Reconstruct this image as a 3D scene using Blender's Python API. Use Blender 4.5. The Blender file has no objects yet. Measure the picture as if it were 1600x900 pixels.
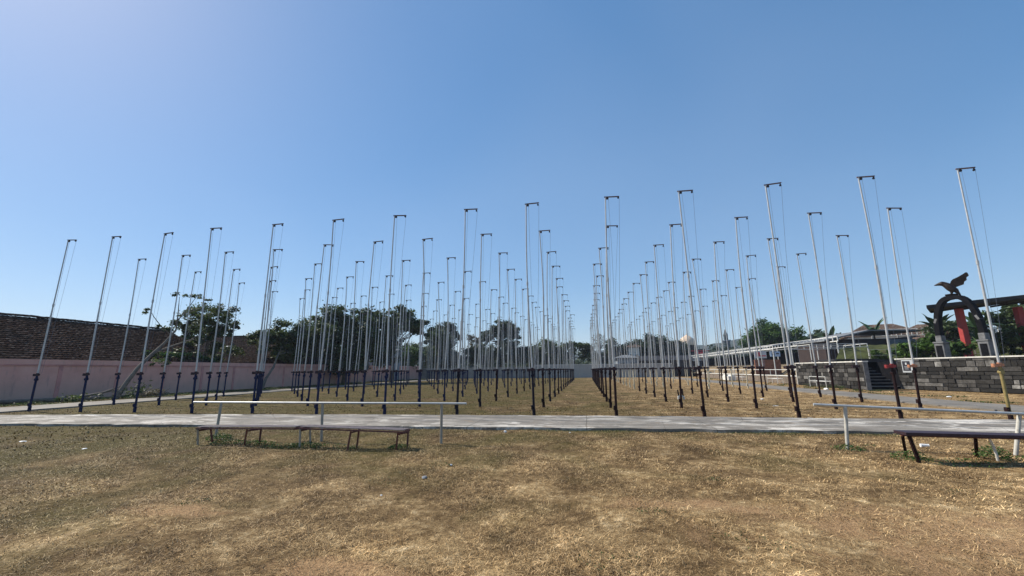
import bpy, math, random
import numpy as np
from mathutils import Vector, Matrix
R = math.radians
random.seed(7)
rng = np.random.default_rng(11)
sc = bpy.context.scene
col = sc.collection

# ------------------------------------------------------------------ camera, world, sun, exposure
def camera_matrix(pitch, roll, yaw, loc):
    cy, sy = math.cos(yaw), math.sin(yaw)
    F = Vector((-sy * math.cos(pitch), cy * math.cos(pitch), math.sin(pitch)))
    Rr = Vector((cy, sy, 0.0)); U = Rr.cross(F)
    c, s = math.cos(roll), math.sin(roll)
    R2 = Rr * c + U * s; U2 = U * c - Rr * s
    m = Matrix((R2, U2, -F)).transposed().to_4x4()
    m.translation = loc
    return m
cam = bpy.data.cameras.new('camera'); co = bpy.data.objects.new('camera', cam); col.objects.link(co)
cam.sensor_width = 36; cam.lens = 642.791 / 1600 * 36; cam.clip_start = 0.05; cam.clip_end = 5000
co.matrix_world = camera_matrix(.1966, -.0102, .1726, Vector((0, 0, 1.5)))
sc.camera = co

SUN_EL, SUN_AZ = 43.0, -74.0            # azimuth from +Y (down the aisle) towards +X
world = bpy.data.worlds.new('World'); sc.world = world; world.use_nodes = True
wn = world.node_tree; bg = wn.nodes['Background']
sky = wn.nodes.new('ShaderNodeTexSky'); sky.sky_type = 'NISHITA'; sky.sun_disc = False
sky.sun_elevation = R(SUN_EL); sky.sun_rotation = R(SUN_AZ)
sky.altitude = 0; sky.air_density = 0.85; sky.dust_density = 0.3; sky.ozone_density = 4.0
hs = wn.nodes.new('ShaderNodeHueSaturation'); hs.inputs['Saturation'].default_value = 1.62; hs.inputs['Hue'].default_value = 0.502; hs.inputs['Value'].default_value = 1.71
gm = wn.nodes.new('ShaderNodeGamma'); gm.inputs[1].default_value = 0.52; wn.links.new(sky.outputs[0], gm.inputs[0]); wn.links.new(gm.outputs[0], hs.inputs['Color']); tc = wn.nodes.new('ShaderNodeTexCoord'); mp = wn.nodes.new('ShaderNodeMapping'); mp.inputs['Scale'].default_value = (.8, .8, 1.2); wn.links.new(tc.outputs['Generated'], mp.inputs[0])
cn = wn.nodes.new('ShaderNodeTexNoise'); cn.inputs['Scale'].default_value = 1.5; cn.inputs['Detail'].default_value = 2; cn.inputs['Distortion'].default_value = 0.2; wn.links.new(mp.outputs[0], cn.inputs['Vector'])
cr = wn.nodes.new('ShaderNodeMapRange'); wn.links.new(cn.outputs['Fac'], cr.inputs[0]); cr.inputs[1].default_value = .40; cr.inputs[2].default_value = .80; cr.inputs[3].default_value = 0; cr.inputs[4].default_value = .10
cm = wn.nodes.new('ShaderNodeMix'); cm.data_type = 'RGBA'; wn.links.new(cr.outputs[0], cm.inputs[0]); wn.links.new(hs.outputs[0], cm.inputs[6]); cm.inputs[7].default_value = (4.6, 5.2, 6.2, 1)
wn.links.new(cm.outputs[2], bg.inputs[0]); bg.inputs[1].default_value = 0.15
sl = bpy.data.lights.new('sun', 'SUN'); sl.energy = 5.0; sl.angle = R(0.55); sl.color = (1.0, 0.93, 0.82)
so = bpy.data.objects.new('sun', sl); col.objects.link(so)
sd = Vector((math.sin(R(SUN_AZ)) * math.cos(R(SUN_EL)), math.cos(R(SUN_AZ)) * math.cos(R(SUN_EL)), math.sin(R(SUN_EL))))
so.rotation_euler = sd.to_track_quat('Z', 'Y').to_euler(); so.location = (0, 0, 60)
vs = sc.view_settings
vs.view_transform = 'Standard'; vs.look = 'None'; vs.exposure = 0.32; vs.gamma = 1.0; vs.use_curve_mapping = False
sc.cycles.max_bounces = 5; sc.cycles.diffuse_bounces = 2; sc.cycles.glossy_bounces = 2
sc.cycles.transmission_bounces = 3; sc.cycles.transparent_max_bounces = 6; sc.cycles.volume_bounces = 0

# ------------------------------------------------------------------ materials
def newmat(name, rough=0.8, metal=0.0, spec=0.3):
    m = bpy.data.materials.new(name); m.use_nodes = True
    nt = m.node_tree; b = nt.nodes['Principled BSDF']
    b.inputs['Roughness'].default_value = rough; b.inputs['Metallic'].default_value = metal
    b.inputs['Specular IOR Level'].default_value = spec
    return m, nt, b
def N(nt, t, **k):
    n = nt.nodes.new(t)
    for a, v in k.items(): setattr(n, a, v)
    return n
def ramp(nt, stops, fac):
    r = N(nt, 'ShaderNodeValToRGB'); e = r.color_ramp.elements
    while len(e) < len(stops): e.new(0.5)
    for q, (p, c) in zip(e, stops): q.position = p; q.color = (c[0], c[1], c[2], 1)
    nt.links.new(fac, r.inputs[0]); return r.outputs[0]
def noise(nt, scale, detail=4, rough=0.55, vec=None, dist=0.0):
    n = N(nt, 'ShaderNodeTexNoise'); n.inputs['Scale'].default_value = scale
    n.inputs['Detail'].default_value = detail; n.inputs['Roughness'].default_value = rough
    n.inputs['Distortion'].default_value = dist
    if vec is not None: nt.links.new(vec, n.inputs['Vector'])
    return n.outputs['Fac']
def position(nt, scale=(1, 1, 1), rot=(0, 0, 0), obj=False):
    if obj:
        t = N(nt, 'ShaderNodeTexCoord'); o = t.outputs['Object']
    else:
        t = N(nt, 'ShaderNodeNewGeometry'); o = t.outputs['Position']
    m = N(nt, 'ShaderNodeMapping'); m.inputs['Scale'].default_value = scale; m.inputs['Rotation'].default_value = rot
    nt.links.new(o, m.inputs[0]); return m.outputs[0]
def mix(nt, fac, a, b, blend='MIX'):
    n = N(nt, 'ShaderNodeMix', data_type='RGBA', blend_type=blend)
    for s, v in ((n.inputs[0], fac), (n.inputs[6], a), (n.inputs[7], b)):
        if isinstance(v, bpy.types.NodeSocket): nt.links.new(v, s)
        elif isinstance(v, (int, float)): s.default_value = v
        else: s.default_value = (v[0], v[1], v[2], 1)
    return n.outputs[2]
def maprange(nt, v, a, b, c=0.0, d=1.0):
    n = N(nt, 'ShaderNodeMapRange'); nt.links.new(v, n.inputs[0])
    for i, x in enumerate((a, b, c, d)): n.inputs[i + 1].default_value = x
    return n.outputs[0]
def math_(nt, op, a, b=None):
    n = N(nt, 'ShaderNodeMath', operation=op)
    for s, v in ((n.inputs[0], a), (n.inputs[1], b)):
        if v is None: continue
        if isinstance(v, bpy.types.NodeSocket): nt.links.new(v, s)
        else: s.default_value = v
    return n.outputs[0]
def bump(nt, b, h, strength=0.4, dist=0.02):
    n = N(nt, 'ShaderNodeBump'); n.inputs['Strength'].default_value = strength; n.inputs['Distance'].default_value = dist
    nt.links.new(h, n.inputs['Height']); nt.links.new(n.outputs[0], b.inputs['Normal'])
def simple(name, c, rough=0.7, metal=0.0, vary=0.25, scale=3.0, c2=None, spec=0.3, bmp=0.0, amount=0.5):
    m, nt, b = newmat(name, rough, metal, spec)
    v = position(nt)
    f = noise(nt, scale, 5, 0.6, v)
    lo = tuple(x * (1 - vary) for x in c); hi = tuple(min(1, x * (1 + vary)) for x in c)
    o = ramp(nt, [(0.32, lo), (0.68, hi)], f)
    if c2 is not None:
        g = noise(nt, scale * 4.3, 5, 0.7, v)
        o = mix(nt, maprange(nt, g, 1 - amount, 1 - amount + 0.12), o, c2)
    nt.links.new(o, b.inputs['Base Color'])
    if bmp: bump(nt, b, noise(nt, scale * 9, 4, 0.6, v), bmp, 0.01)
    return m

BARE = [(4.6, 4.6, 3.0, 1.2), (7.0, 5.8, 2.2, .6), (3.2, 3.3, 1.4, .4), (-4.6, 4.3, .7, .25), (1.2, 5.3, 1.0, .25), (-1.9, 3.3, .6, .2)]
def turf_colour(nt):
    """dry field colour from world position: straw, brown, green patches, bare orange earth"""
    g = N(nt, 'ShaderNodeNewGeometry'); P = g.outputs['Position']
    sx = N(nt, 'ShaderNodeSeparateXYZ'); nt.links.new(P, sx.inputs[0])
    flat = N(nt, 'ShaderNodeCombineXYZ'); nt.links.new(sx.outputs[0], flat.inputs[0]); nt.links.new(sx.outputs[1], flat.inputs[1])
    V = flat.outputs[0]
    n1 = noise(nt, 0.42, 5, 0.62, V, 0.6)
    n2 = noise(nt, 1.7, 5, 0.65, V, 0.4)
    n3 = noise(nt, 9.0, 4, 0.7, V)
    base = ramp(nt, [(0.34, (.100, .064, .030)), (0.46, (.200, .132, .062)), (0.55, (.36, .255, .130)), (0.66, (.64, .50, .30))],
                math_(nt, 'ADD', math_(nt, 'MULTIPLY', n2, 0.55), math_(nt, 'MULTIPLY', n3, 0.45)))
    n4 = noise(nt, 0.9, 4, 0.55, V, 0.5)
    ny_ = math_(nt, 'MINIMUM', math_(nt, 'MAXIMUM', math_(nt, 'SUBTRACT', 7.5, sx.outputs[1]), -3.0), 5.0)
    sxy = math_(nt, 'ADD', math_(nt, 'MULTIPLY', sx.outputs[0], 0.85), math_(nt, 'MULTIPLY', ny_, 1.15))
    rt = maprange(nt, sxy, -8, 7, 0.55, 1.36)
    pm = ramp(nt, [(0.33, (.70, .66, .62)), (0.50, (.98, .95, .92)), (0.66, (1.35, 1.32, 1.28))], n4)
    base = mix(nt, 1.0, base, pm, 'MULTIPLY')
    gr = N(nt, 'ShaderNodeCombineXYZ')
    for q in range(3): nt.links.new(rt, gr.inputs[q])
    base = mix(nt, 1.0, base, gr.outputs[0], 'MULTIPLY')
    # greener towards the left and in patches
    gx = maprange(nt, sxy, -9, 5, 0.16, -0.12)
    gf = maprange(nt, math_(nt, 'ADD', n1, gx), 0.46, 0.68, 0.0, 0.75)
    o = mix(nt, gf, base, (.100, .086, .024))
    # bare orange earth, right side near the camera, and a scatter of small bare spots
    earth = None
    for (bx, by, brx, bry) in BARE:
        dx = math_(nt, 'DIVIDE', math_(nt, 'SUBTRACT', sx.outputs[0], bx), brx); dy = math_(nt, 'DIVIDE', math_(nt, 'SUBTRACT', sx.outputs[1], by), bry)
        d2 = math_(nt, 'ADD', math_(nt, 'MULTIPLY', dx, dx), math_(nt, 'MULTIPLY', dy, dy))
        k = math_(nt, 'ADD', d2, math_(nt, 'MULTIPLY', n2, 5.0))
        earth = k if earth is None else math_(nt, 'MINIMUM', earth, k)
    earth = maprange(nt, earth, 2.6, 3.7, 0.85, 0.0)
    sp = maprange(nt, math_(nt, 'MULTIPLY', n2, n1), 0.36, 0.42, 0.0, 0.45)
    earth = math_(nt, 'MAXIMUM', earth, sp)
    ec = mix(nt, n3, (.43, .245, .115), (.62, .41, .23))
    return o, earth, ec, n3, V
def turf_material():
    m, nt, b = newmat('turf', 0.95, 0, 0.1)
    o, earth, ec, n3, V = turf_colour(nt)
    fine = noise(nt, 42, 4, 0.75, V)
    o = mix(nt, math_(nt, 'MULTIPLY', earth, 0.85), o, ec)
    o = mix(nt, 1.0, o, ramp(nt, [(0.3, (.45, .43, .40)), (0.7, (1.25, 1.25, 1.25))], fine), 'MULTIPLY')
    nt.links.new(o, b.inputs['Base Color'])
    bump(nt, b, math_(nt, 'ADD', fine, math_(nt, 'MULTIPLY', n3, 1.5)), 0.9, 0.035)
    return m
def blade_material():
    m, nt, b = newmat('grass_blade', 0.75, 0, 0.2)
    o, earth, ec, n3, V = turf_colour(nt)
    a = N(nt, 'ShaderNodeAttribute', attribute_name='tone')
    straw = ramp(nt, [(0.0, (.060, .038, .016)), (0.40, (.23, .155, .075)), (0.78, (.58, .45, .265)), (1.0, (.88, .76, .53))], a.outputs['Fac'])
    o2 = mix(nt, 1.0, o, ramp(nt, [(0.0, (.20, .17, .14)), (0.42, (.78, .74, .68)), (1.0, (3.0, 2.9, 2.7))], a.outputs['Fac']), 'MULTIPLY')
    c = mix(nt, 0.30, o2, straw)
    nt.links.new(c, b.inputs['Base Color'])
    t = N(nt, 'ShaderNodeBsdfTranslucent'); nt.links.new(c, t.inputs[0])
    x = N(nt, 'ShaderNodeMixShader'); x.inputs[0].default_value = 0.14
    nt.links.new(b.outputs[0], x.inputs[1]); nt.links.new(t.outputs[0], x.inputs[2]); nt.links.new(x.outputs[0], nt.nodes['Material Output'].inputs['Surface'])
    return m
M = {}
M['turf'] = turf_material(); M['blade'] = blade_material()
def concrete_path(name, k):
    m, nt, b = newmat(name, 0.8, 0, 0.25)
    v = position(nt); st = position(nt, (0.55, 1.5, 1), (0, 0, R(-38)))
    a = noise(nt, 0.9, 6, 0.65, v, 0.3); s = noise(nt, 1.5, 7, 0.72, st, 0.9); f = noise(nt, 30, 4, 0.7, v)
    o = ramp(nt, [(0.3, (.145, .128, .105)), (0.7, (.26, .232, .195))], a)
    o = mix(nt, math_(nt, 'MULTIPLY', maprange(nt, s, 0.49, 0.58, 0, k), maprange(nt, noise(nt, 0.35, 3, 0.5, v), 0.40, 0.60, 0.10, 1.0)), o, (.66, .61, .53))
    o = mix(nt, maprange(nt, s, 0.42, 0.30, 0, 0.7), o, (.12, .105, .085))
    o = mix(nt, 1.0, o, ramp(nt, [(0.3, (.75, .75, .75)), (0.7, (1.15, 1.15, 1.15))], f), 'MULTIPLY')
    vo = N(nt, 'ShaderNodeTexVoronoi', feature='DISTANCE_TO_EDGE'); vo.inputs['Scale'].default_value = 0.45
    nt.links.new(position(nt, (1, 0.8, 1)), vo.inputs['Vector'])
    o = mix(nt, maprange(nt, vo.outputs[0], 0.004, 0.0, 0, 0.7), o, (.05, .045, .04))
    g = N(nt, 'ShaderNodeNewGeometry'); sx = N(nt, 'ShaderNodeSeparateXYZ'); nt.links.new(g.outputs['Position'], sx.inputs[0])
    ax = sx.outputs[0] if k > .5 else sx.outputs[1]
    fr = math_(nt, 'FRACT', math_(nt, 'DIVIDE', math_(nt, 'ADD', ax, math_(nt, 'MULTIPLY', a, .12)), 3.1))
    o = mix(nt, maprange(nt, fr, 0.006, 0.010, 0.75, 0.0), o, (.07, .06, .045))
    o = mix(nt, maprange(nt, noise(nt, 2.2, 6, 0.75, v, .4), 0.56, 0.68, 0, 0.6), o, (.25, .18, .11))
    nt.links.new(o, b.inputs['Base Color']); bump(nt, b, f, 0.35, 0.01)
    return m
M['path'] = concrete_path('path_concrete', 0.95); M['sidepath'] = concrete_path('side_path_concrete', 0.15)
def pink_wall():
    m, nt, b = newmat('pink_painted_wall', 0.85, 0, 0.2)
    v = position(nt, (1, 1, 1)); dv = position(nt, (3, 3, 0.5))
    a = noise(nt, 0.7, 6, 0.65, v); d = noise(nt, 1.3, 6, 0.7, dv)
    o = ramp(nt, [(0.3, (.60, .31, .25)), (0.7, (.72, .41, .34))], a)
    g = N(nt, 'ShaderNodeNewGeometry'); sx = N(nt, 'ShaderNodeSeparateXYZ'); nt.links.new(g.outputs['Position'], sx.inputs[0])
    low = maprange(nt, math_(nt, 'ADD', sx.outputs[2], math_(nt, 'MULTIPLY', a, 1.6)), 0.95, 2.3, 0.75, 0.0)   # damp rising stains
    o = mix(nt, low, o, (.46, .335, .27))
    o = mix(nt, maprange(nt, d, 0.56, 0.70, 0, 0.5), o, (.22, .18, .17))
    nt.links.new(o, b.inputs['Base Color']); bump(nt, b, noise(nt, 25, 4, 0.6, v), 0.25, 0.01)
    return m
M['pink'] = pink_wall()
M['pinktrim'] = simple('pink_trim', (.52, .25, .22), 0.8, vary=0.2, scale=1.5, c2=(.25, .18, .17), amount=0.42)
def roof_tiles(name, ax, k=1.0):
    """clay tiles: courses along the slope, built as mesh rows; colour by tile"""
    m, nt, b = newmat(name, 1.0, 0, 0.0)
    v = position(nt, (1, 1, 1), (0, 0, 0))
    vo = N(nt, 'ShaderNodeTexVoronoi'); vo.inputs['Scale'].default_value = 7.5; nt.links.new(v, vo.inputs['Vector'])
    w = N(nt, 'ShaderNodeSeparateColor'); nt.links.new(vo.outputs['Color'], w.inputs[0])
    o = ramp(nt, [(0.0, (.036 * k, .024 * k, .018 * k)), (0.5, (.066 * k, .044 * k, .034 * k)), (0.86, (.11 * k, .076 * k, .058 * k)), (1.0, (.17 * k, .14 * k, .12 * k))], w.outputs[0])
    o = mix(nt, maprange(nt, noise(nt, 0.5, 5, 0.6, v), 0.45, 0.7, 0, 0.6), o, (.03, .027, .024))
    nt.links.new(o, b.inputs['Base Color']); bump(nt, b, noise(nt, 16, 3, 0.6, v), 0.5, 0.03)
    return m
M['tiles'] = roof_tiles('old_clay_tiles', 0, .78)
M['mortar'] = simple('ridge_mortar', (.52, .50, .48), 0.9, vary=0.3, scale=6)
M['redtiles'] = roof_tiles('brown_clay_tiles', 0, 1.7)
M['concrete'] = simple('grey_concrete', (.27, .255, .235), 0.9, vary=0.25, scale=0.7, c2=(.15, .15, .15), amount=0.4, bmp=0.3)
M['panel'] = simple('grey_wall_panel', (.37, .355, .33), 0.85, vary=0.1, scale=0.8)
def block_mat():
    m, nt, b = newmat('andesite_blocks', 0.9, 0, 0.15)
    a = N(nt, 'ShaderNodeAttribute', attribute_name='tone'); v = position(nt)
    o = ramp(nt, [(0.0, (.020, .019, .018)), (0.38, (.040, .038, .035)), (0.56, (.075, .070, .065)), (0.74, (.15, .143, .133)), (1.0, (.32, .31, .29))], a.outputs['Fac'])
    o = mix(nt, 1.0, o, ramp(nt, [(0.3, (.55, .55, .53)), (0.7, (1.4, 1.4, 1.4))], noise(nt, 7, 6, 0.7, v, .4)), 'MULTIPLY')
    o = mix(nt, maprange(nt, noise(nt, .8, 6, .7, position(nt, (1, 1, .35))), 0.46, 0.64, 0, 0.75), o, (.022, .020, .018))
    nt.links.new(o, b.inputs['Base Color']); bump(nt, b, noise(nt, 18, 5, 0.7, v), 0.7, 0.02)
    return m
M['stone'] = block_mat()
def block_wall(p0, p1, thick, h, seed, parent, row=.275):
    """cladding of separate rough blocks on both faces between two ground points"""
    r = random.Random(seed); a, c = Vector(p0), Vector(p1); L = (c - a).length; d = (c - a) / L; nn_ = Vector((-d.y, d.x))
    m = MB(); T = []; rows = int(round(h / row)); rh = h / rows
    m.box(((a.x + c.x) / 2, (a.y + c.y) / 2, h / 2 - .03), (L, thick - .06, h - .06), rz=math.atan2(d.y, d.x)); T += [.2] * 6
    zs = [0.0]
    while zs[-1] < h - .12: zs.append(zs[-1] + r.uniform(.20, .36))
    zs[-1] = h; rows = len(zs) - 1
    for s in (-1, 1):
        for j in range(rows):
            x = -r.uniform(0, .3)
            while x < L:
                w = r.choice((.24, .34, .45, .6, .8, .9)) * r.uniform(.9, 1.1); x0, x1 = max(0, x), min(L, x + w); x += w
                if x1 - x0 < .04: continue
                q = r.uniform(-.02, .045); k = r.uniform(.004, .012); tone = min(1, max(0, r.betavariate(1.5, 2.4) + (.25 if r.random() < .12 else 0)))
                for (u0, u1, z0, z1, o0, o1) in ((x0 + k, x1 - k, zs[j] + k, zs[j + 1] - k, thick / 2 - .04, thick / 2 + q),):
                    P = []
                    for oo, e in ((o0, 0), (o1, .012)):
                        for (u, z) in ((u0 + e, z0 + e), (u1 - e, z0 + e), (u1 - e, z1 - e), (u0 + e, z1 - e)):
                            b_ = a + d * u + nn_ * s * (oo + (r.uniform(-.007, .007) if e else 0)); P.append((b_.x, b_.y, z))
                    m.add(P, [(4, 5, 6, 7), (0, 1, 5, 4), (1, 2, 6, 5), (2, 3, 7, 6), (3, 0, 4, 7)]); T += [tone] * 5
    o = m.build('wall_face', M['stone'], parent)
    at = o.data.attributes.new('tone', 'FLOAT', 'FACE'); at.data.foreach_set('value', T)
    return o
M['rubble'] = simple('rubble_stone', (.20, .16, .125), 0.95, vary=0.5, scale=3.5, c2=(.07, .06, .05), amount=0.5, bmp=0.6)
M['whitepaint'] = simple('worn_white_paint', (.60, .60, .57), 0.6, vary=0.12, scale=6, c2=(.38, .33, .27), amount=0.36)
M['creampost'] = simple('dirty_cream_post', (.48, .46, .40), 0.6, vary=0.2, scale=9, c2=(.22, .15, .10), amount=0.42)
M['capwhite'] = simple('white_coping', (.66, .64, .58), 0.8, vary=0.15, scale=4, c2=(.35, .33, .30), amount=0.36)
M['galv'] = simple('galvanised_tube', (.47, .47, .46), 0.45, 0.35, 0.12, 5, c2=(.27, .24, .21), spec=0.5, amount=0.33)
M['galvdark'] = simple('weathered_tube', (.27, .245, .23), 0.5, 0.3, 0.15, 9, c2=(.15, .10, .08), spec=0.4, amount=0.4)
M['railtube'] = simple('worn_silver_rail_tube', (.50, .50, .48), 0.42, 0.3, 0.15, 9, c2=(.40, .36, .32), spec=0.5, amount=0.36)
M['railpost'] = simple('worn_cream_rail_post', (.33, .30, .25), 0.55, 0.1, 0.12, 9, c2=(.33, .27, .22), amount=0.38)
M['arm'] = simple('rusty_cross_arm', (.16, .105, .095), 0.7, 0.2, 0.3, 14, c2=(.34, .31, .29), amount=0.38)
M['blue'] = simple('blue_enamel_post', (.005, .011, .050), 0.5, 0, 0.3, 12, c2=(.010, .011, .022), spec=0.2, amount=0.42)
M['navy'] = simple('near_black_post', (.012, .010, .018), 0.65, 0, 0.3, 12, c2=(.03, .013, .012), spec=0.15, amount=0.4)
M['maroon'] = simple('maroon_enamel_post', (.018, .006, .006), 0.65, 0, 0.35, 12, c2=(.014, .010, .011), spec=0.15, amount=0.46)
M['pale'] = simple('bare_pale_post', (.50, .45, .33), 0.7, 0, 0.2, 12, c2=(.27, .22, .15), amount=0.4)
M['yellow'] = simple('yellow_post', (.24, .185, .07), 0.6, 0, 0.25, 12, c2=(.28, .20, .10), amount=0.42)
M['clamp'] = simple('rusted_clamp', (.045, .026, .030), 0.7, 0.2, 0.35, 30)
M['redclamp'] = simple('red_clamp', (.27, .035, .035), 0.6, 0, 0.3, 30, c2=(.08, .03, .03), amount=0.4)
M['orangeclamp'] = simple('orange_clamp', (.42, .17, .09), 0.6, 0, 0.3, 30, c2=(.7, .55, .38), amount=0.45)
M['pulley'] = simple('black_pulley', (.02, .02, .022), 0.5, 0.2, 0.3, 30)
M['rope'] = simple('grey_cord', (.12, .14, .19), 0.9, 0, 0.2, 30)
M['benchred'] = simple('dark_red_bench_metal', (.105, .042, .042), 0.55, 0.1, 0.3, 20, c2=(.30, .24, .21), amount=0.36)
M['benchtop'] = simple('worn_brown_bench_slats', (.19, .155, .15), 0.55, 0, 0.3, 14, c2=(.10, .05, .05), amount=0.45)
M['benchdark'] = simple('dark_maroon_bench_plank', (.035, .018, .024), 0.5, 0, 0.3, 9)
M['rust'] = simple('rusty_leg', (.15, .055, .04), 0.8, 0.1, 0.3, 24, c2=(.36, .30, .24), amount=0.38)
M['white'] = simple('white_plastic', (.80, .79, .76), 0.5, 0, 0.06, 9)
M['grey'] = simple('grey_cloth', (.22, .23, .24), 0.9, 0, 0.3, 20)
M['rock'] = simple('pale_stone', (.42, .36, .30), 0.9, 0, 0.25, 14)
M['bark'] = simple('bark', (.115, .088, .066), 0.95, 0, 0.4, 6, c2=(.19, .16, .13), amount=0.42, bmp=0.6)
M['palebark'] = simple('pale_bark', (.15, .125, .10), 0.9, 0, 0.3, 6, c2=(.07, .055, .045), amount=0.42, bmp=0.5)
M['bronze'] = simple('dark_bronze', (.022, .014, .011), 0.5, 0.3, 0.35, 8, c2=(.075, .045, .028), amount=0.4)
M['blackstone_stair_shade'] = simple('black_arch_stone_stair_shade', (.008, .008, .010), 0.8, 0, 0.4, 4, spec=0.08, bmp=0.3)  # own colour of the arch; on the stairs it paints in shade
M['greystone'] = simple('grey_arch_stone', (.16, .16, .16), 0.8, 0, 0.35, 4, bmp=0.3)
M['redcol'] = simple('red_painted_column', (.36, .048, .042), 0.6, 0, 0.15, 2, c2=(.30, .04, .035), amount=0.38)
M['sheet'] = simple('dark_roof_sheet', (.030, .028, .030), 0.7, 0.1, 0.4, 1.5)
M['asbestos'] = simple('grey_corrugated_sheet', (.17, .18, .19), 0.85, 0, 0.35, 1.2, c2=(.09, .09, .09), amount=0.42)
M['brick'] = simple('raw_brick', (.25, .115, .075), 0.95, 0, 0.3, 3, c2=(.30, .22, .18), amount=0.4)
M['darkwall'] = simple('dark_shed_wall', (.050, .048, .050), 0.9, 0, 0.4, 0.8)
M['brownwall'] = simple('brown_shed_wall', (.040, .028, .026), 0.9, 0, 0.3, 0.8)
M['housewall'] = simple('white_house_wall', (.70, .69, .66), 0.8, 0, 0.1, 0.8)
M['greyhouse'] = simple('blue_grey_house_wall', (.24, .28, .32), 0.8, 0, 0.2, 0.6)
M['glass'] = simple('window_glass', (.03, .035, .045), 0.12, 0, 0.1, 2, spec=0.6)
M['dome'] = simple('cream_dome', (.74, .56, .40), 0.5, 0, 0.1, 0.8)
M['signred'] = simple('red_sign_board', (.60, .04, .05), 0.5, 0, 0.05, 2)
M['minaret'] = simple('green_grey_tower', (.085, .11, .12), 0.7, 0, 0.2, 0.6)
M['hill'] = simple('wooded_hill', (.026, .040, .028), 1.0, 0, 0.55, 0.05, c2=(.02, .03, .018), amount=0.5)
M['bankgrass'] = simple('overgrown_bank', (.042, .050, .014), 1.0, 0, 0.5, 1.3, c2=(.085, .082, .026), amount=0.45)
M['terrace'] = simple('terrace_soil', (.20, .15, .09), 1.0, 0, 0.4, 0.7)
M['sign'] = simple('white_enamel_sign', (.50, .52, .53), 0.4, 0, 0.06, 3)
M['ink'] = simple('black_sign_ink', (.03, .03, .04), 0.5, 0, 0.1, 3)
M['signblue'] = simple('pale_blue_poster', (.45, .58, .74), 0.5, 0, 0.1, 3)
def leafmat(name, dark, light, trans=0.25):
    m, nt, b = newmat(name, 0.6, 0, 0.3)
    a = N(nt, 'ShaderNodeAttribute', attribute_name='tone')
    o = ramp(nt, [(0.0, dark), (0.6, light), (1.0, tuple(x * 1.5 for x in light))], a.outputs['Fac'])
    nt.links.new(o, b.inputs['Base Color'])
    t = N(nt, 'ShaderNodeBsdfTranslucent'); nt.links.new(o, t.inputs[0])
    x = N(nt, 'ShaderNodeMixShader'); x.inputs[0].default_value = trans
    nt.links.new(b.outputs[0], x.inputs[1]); nt.links.new(t.outputs[0], x.inputs[2])
    nt.links.new(x.outputs[0], nt.nodes['Material Output'].inputs['Surface'])
    return m
M['leafdark'] = leafmat('dark_leaves', (.026, .044, .016), (.066, .096, .032), .32)
M['leafolive'] = leafmat('olive_leaves', (.028, .042, .013), (.080, .110, .032), .3)
M['leafbright'] = leafmat('bright_leaves', (.022, .050, .010), (.065, .125, .022), .28)
M['leafblue'] = leafmat('dull_leaves', (.028, .044, .026), (.062, .086, .048), .3)
M['leafdry'] = leafmat('dry_leaves', (.10, .085, .05), (.20, .17, .10))
M['weed'] = leafmat('weed_leaves', (.035, .065, .015), (.075, .13, .03))

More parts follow.
